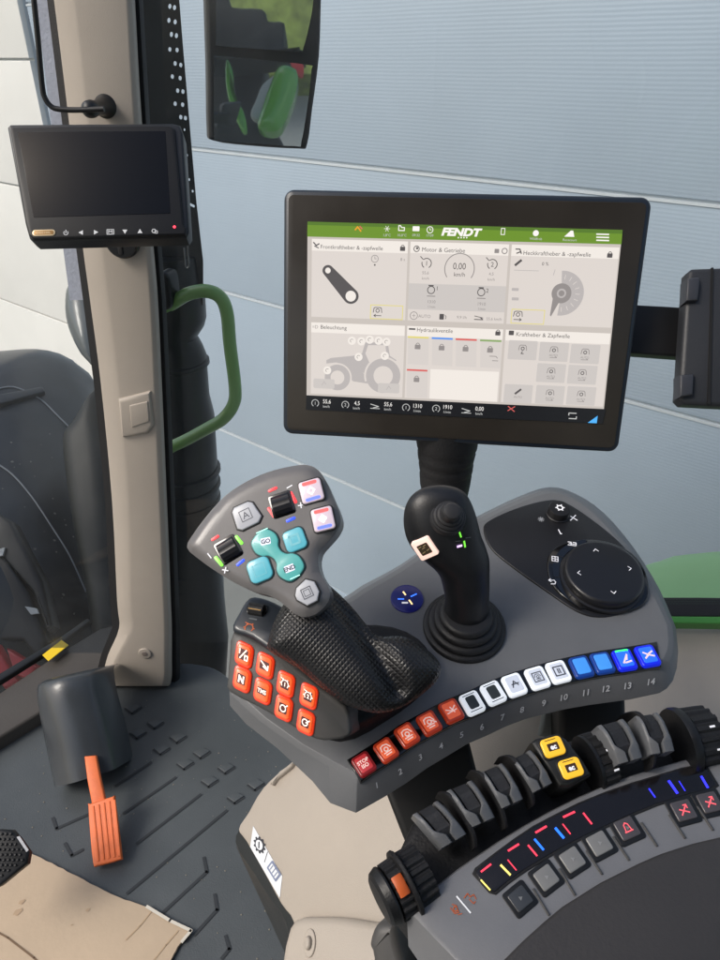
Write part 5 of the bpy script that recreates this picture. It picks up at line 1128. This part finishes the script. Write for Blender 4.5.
def fin(pts_, lab=None):
    q_ = Pl(PA.o, nc(-.3, .3, 1)); g = MB(); 
    path = crom(pts_, 4, closed=False); a = []
    QP = Pl(PA.o+PA.n*.002, (PA.n-CF*.3).normalized())
    rings = []
    for i, (x, y) in enumerate(path):
        t = i/(len(path)-1); w_2 = 3.2+1.6*math.sin(math.pi*t)
        z = .010*math.sin(math.pi*min(1, .15+t*.85))
        p = QP.at(x, y); p2 = QP.at(x+w_2, y-.5*w_2); r0 = p2-p
        rings.append([p-QP.n*.015, p+QP.n*(z-.001), p+QP.n*z+r0*.2, p+QP.n*z+r0*.8, p2+QP.n*(z-.001), p2-QP.n*.015])
    g.loft(rings, rubber); g.build('lever_guard', AR, angle=50)
pads = [((411, 816), (439, 800), (463, 828), (437, 847), 'valve lever nearest the orange-marked wheel'), ((445, 792), (473, 780), (491, 810), (468, 827), 'second valve lever from the orange-marked wheel'), ((478, 774), (503, 763), (520, 793), (498, 807), 'third valve lever from the orange-marked wheel'), ((509, 761), (531, 750), (549, 778), (529, 791), 'valve lever left of the yellow keys'), ((595, 727), (624, 719), (639, 751), (614, 763), 'valve lever right of the yellow keys'), ((633, 717), (658, 713), (671, 744), (647, 754), 'valve lever beside the big ribbed wheel')]
for p in pads: paddle(*p)
for pts_ in ([(437, 794), (446, 799), (458, 815), (470, 836), (474, 848)], [(468, 773), (477, 778), (490, 796), (499, 814), (505, 828)], [(497, 759), (506, 761), (517, 775), (528, 797), (532, 806)], [(620, 716), (632, 718), (644, 737), (650, 755), (652, 768)]): fin(pts_)
# block with two yellow keys
YP = Pl(PA.o+PA.n*.008, (PA.n-CF*.25).normalized()); FY = Fr(YP.o, YP.u, YP.v, YP.n, 1)
g = MB(); g.prism(FY, onp(YP, crom([(531, 742), (536, 738), (556, 733), (566, 738), (584, 760), (592, 774), (570, 786), (560, 786), (548, 770)], 1)), -.03, 0, mat('key block black', (30, 31, 30), .4), .003); g.build('key_block_body', AR)
yk = mat('yellow lit key', coat=.35, rgb=(226, 182, 48), rough=.3, emit=.45, ergb=(238, 178, 40)); ykr = mat('dark sign', (70, 46, 30), .4)
for (x, y), l_ in (((552.5, 747.5), 'upper yellow key'), ((570.5, 768.5), 'lower yellow key')):
    fr = YP.fr(x, y, 17, 0); b = MB(); b.prism(fr, rr(25, 21, 4), -1, 1, black, .5); b.prism(fr, rr(21.5, 17.5, 4), .5, 3, yk, 1.2); b.flat(fr, rr(11, 7, .8), 3.2, ykr); q2 = Fr(fr.w(0, 0, 3.2), fr.X, fr.Y, fr.Z, fr.k); b.text(q2, 'ec', 4.6, wh, .3, bold=.05); line(b, fr, [(-6, 6.6), (5, 6.6)], .7, 3.2, ykr); b.build('yellow_key', AR, angle=50)['label'] = l_
# ribbed wheels
def wheel(px, py, d_px, L0, prof, m, name, teeth=0, dep=0, plane_off=-.004, lab=None):
    q = Pl(PA.o+PA.n*plane_off, PA.n); o_ = q.at(px, py); o2 = q.at(px+d_px[0], py+d_px[1]); ax = (o2-o_).normalized(); k = (o2-o_).length/math.hypot(*d_px)
    g = MB(); g.lathe(o_, ax, [(t*k, r*k) for t, r in prof], m, 96, teeth, dep*k, x=PA.n)
    o = g.build(name, AR, angle=25); 
    if lab: o['label'] = lab
    return o_, ax, k
wheel(384, 898, (26, -17), 0, [(-6, 4), (-5.6, 22), (-3, 26), (4, 29), (6, 28.5), (7, 26)], black, 'wheel_end_cap', lab='flat round end cap of the wheel pair')
wheel(391, 893.5, (26, -17), 0, [(0, 25), (.5, 28.5), (14, 29), (15, 27)], rubber, 'thumb_wheel', 20, 2.4, lab='ribbed wheel with the orange insert')
wheel(403, 885.5, (26, -17), 0, [(0, 28), (.5, 33), (3.5, 33.5), (5, 32), (5.5, 27)], rubber, 'wheel_flange')
wheel(408, 882, (26, -17), 0, [(0, 25), (.5, 29), (20, 28), (21, 24)], rubber, 'thumb_wheel', 20, 2.4, lab='ribbed wheel beside the first valve lever')
# orange insert
q = Pl(PA.o+PA.n*-.004, PA.n); o_ = q.at(391, 893.5); o2 = q.at(391+26, 893.5-17); ax = (o2-o_).normalized(); k = (o2-o_).length/math.hypot(26, 17)
xx = (PA.n-ax*PA.n.dot(ax)).normalized(); yy = ax.cross(xx); rings = []
for i in range(9):
    a = rad(-10+ (38*i/8)*1.0); sg = -1 if yy.dot(CU) > 0 else 1
    R_ = 30.2*k; d = xx*math.cos(a)+yy*math.sin(a)*sg
    rings.append([o_+ax*k*2+d*(R_-4*k), o_+ax*k*2+d*(R_-1*k), o_+ax*k*3.5+d*R_, o_+ax*k*11.5+d*R_, o_+ax*k*13+d*(R_-1*k), o_+ax*k*13+d*(R_-4*k)])
g = MB(); g.loft(rings, mat('orange insert', (206, 96, 40), .45)); g.build('orange_insert', AR, angle=50)
for (px, py, dd, n_, lab) in ((590, 764, (20, -7), 20, 'narrow ribbed wheel beside the yellow keys'), (684, 742, (26, -5), 26, 'big ribbed wheel at the right end')):
    wheel(px, py, dd, 0, [(-9, 18), (-8, 31), (-5, 32), (0, 31.5), (1, 29)] if n_ == 26 else [(-4, 20), (-3, 26), (0, 26)], black, 'wheel_side', lab='smooth side of the '+lab)
    o_, ax, k = wheel(px, py, dd, 0, [(1, 25), (1.5, 30), (n_, 29), (n_+1, 25)] if n_ == 26 else [(0, 22), (.5, 26.5), (15, 26), (16, 22)], rubber, 'thumb_wheel', 18, 2.0, lab=lab)
    g = MB()
    xx = (PA.n-ax*PA.n.dot(ax)).normalized(); yy = ax.cross(xx); sg = -1 if yy.dot(CU) > 0 else 1
    for a in (4, 42):
        d = xx*math.cos(rad(a))+yy*math.sin(rad(a))*sg; t = -xx*math.sin(rad(a))+yy*math.cos(rad(a))*sg; R_ = (30.2 if n_ == 26 else 26.9)*k; c = o_+ax*k*(16 if n_ == 26 else 11)+d*R_
        g.add([c-ax*2.6*k-t*.9*k, c+ax*2.6*k-t*.9*k, c+ax*2.6*k+t*.9*k, c-ax*2.6*k+t*.9*k], [(0, 1, 2, 3)], wh)
    g.build('white_tick', AR, smooth=False)
# lower left support of the armrest
g = MB(); lo = P(400, 945, .47, nc(-.4, .2, .9)); F0 = Fr(lo.o, lo.u, lo.v, lo.n, 1)
g.prism(F0, onp(lo, crom([(372, 960), (368, 945), (374, 928), (384, 924), (394, 926), (398, 945), (404, 970), (404, 1010), (372, 1010)], 3)), -.04, 0, grey2, .006); g.build('support_shell', AR, angle=50)
g = MB(); lo = P(410, 940, .50, nc(-.4, .2, .9)); F0 = Fr(lo.o, lo.u, lo.v, lo.n, 1)
g.prism(F0, onp(lo, [(384, 900), (420, 905), (470, 960), (470, 1010), (395, 1010), (388, 940)]), -.04, 0, black, .006); g.build('support_core', AR)
g = MB(); rm = P(540, 745, .62, nc(0, .3, 1)); F0 = Fr(rm.o, rm.u, rm.v, rm.n, 1); g.prism(F0, onp(rm, [(545, 712), (556, 712), (566, 740), (552, 738), (540, 736)]), -.01, 0, mat('pale bracket', (110, 116, 116), .5), .003); tag(g.build('side_bracket'), 'small pale grey angled bracket in the gap left of the black support arm', 'bracket')

# ================================================================== UNSEEN SEAT (added behind the viewpoint to darken the screen reflections)
ST = thing('reflection_seat', (0, -.55, FLOOR), 'unseen black seat added behind the viewpoint to darken the screen reflections', 'seat')
def slab(name, pl_, pts_, H_, th): g = MB(); inflate(g, pl_, pts_, H_, .05, th, black, step=.04); return g.build(name, ST, angle=70)
def boxy(name, x0, x1, y0, y1, z0, z1, rr_=.04):
    g = MB(); q = Pl(Vector(((x0+x1)/2, (y0+y1)/2, z0)), Vector((0, 0, 1))); g.prism(Fr(q.o, Vector((1, 0, 0)), Vector((0, 1, 0)), Vector((0, 0, 1)), 1), rr(x1-x0, y1-y0, rr_), 0, z1-z0, black, rr_*.8); g.build(name, ST, angle=50)
boxy('cushion', -.28, .28, -.75, -.20, FLOOR+.40, FLOOR+.54); boxy('backrest', -.27, .27, -.90, -.74, FLOOR+.5, FLOOR+1.22); boxy('headrest', -.15, .15, -.90, -.78, FLOOR+1.26, FLOOR+1.50); boxy('pedestal', -.18, .18, -.65, -.3, FLOOR, FLOOR+.40)

g = MB(); q = Pl(Vector((0, -.95, 3.36)), Vector((0, 0, 1))); g.prism(Fr(q.o, Vector((1, 0, 0)), Vector((0, 1, 0)), Vector((0, 0, 1)), 1), rr(1.9, 1.6, .1), 0, .12, mat('charcoal added roof', (44, 45, 47), .8), .03)  # unseen roof piece, added to darken what the screens reflect
tag(g.build('reflection_roof'), 'unseen charcoal roof piece added behind the viewpoint to darken the screen reflections', 'cab roof')

# ================================================================== WINDOW PANES
gm = bpy.data.materials.new('glare haze window glass'); gm.use_nodes = True; nt = gm.node_tree; nt.nodes.clear(); N = nt.nodes.new; LK = nt.links.new
out = N('ShaderNodeOutputMaterial'); tr_ = N('ShaderNodeBsdfTransparent'); tr_.inputs[0].default_value = (.95, .975, .97, 1); gl = N('ShaderNodeBsdfGlossy'); gl.inputs['Roughness'].default_value = .02; df = N('ShaderNodeBsdfDiffuse'); df.inputs[0].default_value = (.6, .62, .62, 1)
fz = N('ShaderNodeFresnel'); fz.inputs[0].default_value = 1.35; m1 = N('ShaderNodeMixShader'); LK(fz.outputs[0], m1.inputs[0]); LK(tr_.outputs[0], m1.inputs[1]); LK(gl.outputs[0], m1.inputs[2])
tc = N('ShaderNodeTexCoord'); nz = N('ShaderNodeTexNoise'); nz.inputs['Scale'].default_value = 2.2; nz.inputs['Detail'].default_value = 7; nz.inputs['Roughness'].default_value = .65; LK(tc.outputs['Object'], nz.inputs['Vector'])
mr = N('ShaderNodeMapRange'); mr.inputs['From Min'].default_value = .4; mr.inputs['From Max'].default_value = .75; mr.inputs['To Min'].default_value = .02; mr.inputs['To Max'].default_value = .11; LK(nz.outputs['Fac'], mr.inputs['Value'])  # patchy pale diffuse mix paints window glare as a haze on the pane
m2 = N('ShaderNodeMixShader'); LK(mr.outputs[0], m2.inputs[0]); LK(m1.outputs[0], m2.inputs[1]); LK(df.outputs[0], m2.inputs[2]); LK(m2.outputs[0], out.inputs[0])
yp = pb.y+.055
for x0_, x1_, lab, y_ in ((pb.x+.03, 1.6, 'large front window pane right of the beige pillar', yp), (-1.9, pb.x-.02, 'narrow left window pane between the pillar and the left edge', yp)):
    g = MB(); z0_ = 1.66 if x1_ > 0 else 1.30
    g.add([Vector((x0_ if x0_ > -1 else -1.9, y_, z0_)), Vector((x1_, y_, z0_)), Vector((x1_+ (.22 if x1_ < 0 else 0), y_, 3.6)), Vector(((x0_+.22) if x0_ > -1 else -1.9, y_, 3.6))], [(0, 1, 2, 3)], gm)
    tag(g.build('window_pane', smooth=False), lab, 'window pane')
# ================================================================== LIGHT, SKY, CAMERA
w = bpy.data.worlds.new('World'); scene.world = w; w.use_nodes = True; nt = w.node_tree
sky = nt.nodes.new('ShaderNodeTexSky'); sky.sky_type = 'NISHITA'; sky.sun_disc = False
SE, SR = rad(45), rad(-115)
sky.sun_elevation = SE; sky.sun_rotation = SR; sky.air_density = 1.2; sky.dust_density = 4; sky.ozone_density = 1.5
nt.links.new(sky.outputs[0], nt.nodes['Background'].inputs[0]); nt.nodes['Background'].inputs[1].default_value = .11
L = bpy.data.lights.new('Sun', 'SUN'); L.energy = 1.5; L.angle = rad(22); L.color = (1, .96, .9); lo = bpy.data.objects.new('Sun', L); COL.objects.link(lo)
sd = Vector((math.sin(SR)*math.cos(SE), math.cos(SR)*math.cos(SE), math.sin(SE)))     # towards the sun
lo.rotation_euler = sd.to_track_quat('Z', 'Y').to_euler(); lo.location = (0, 0, 8)
cam = bpy.data.cameras.new('Camera'); co = bpy.data.objects.new('Camera', cam); COL.objects.link(co)
cam.sensor_fit = 'HORIZONTAL'; cam.sensor_width = 36; cam.lens = FPX/720*36; cam.clip_start = .02; cam.clip_end = 300
co.location = C0; co.rotation_euler = (math.pi/2-PITCH, 0, 0); scene.camera = co
scene.view_settings.view_transform = 'Standard'; scene.view_settings.look = 'None'; scene.view_settings.exposure = .42; scene.view_settings.gamma = 1
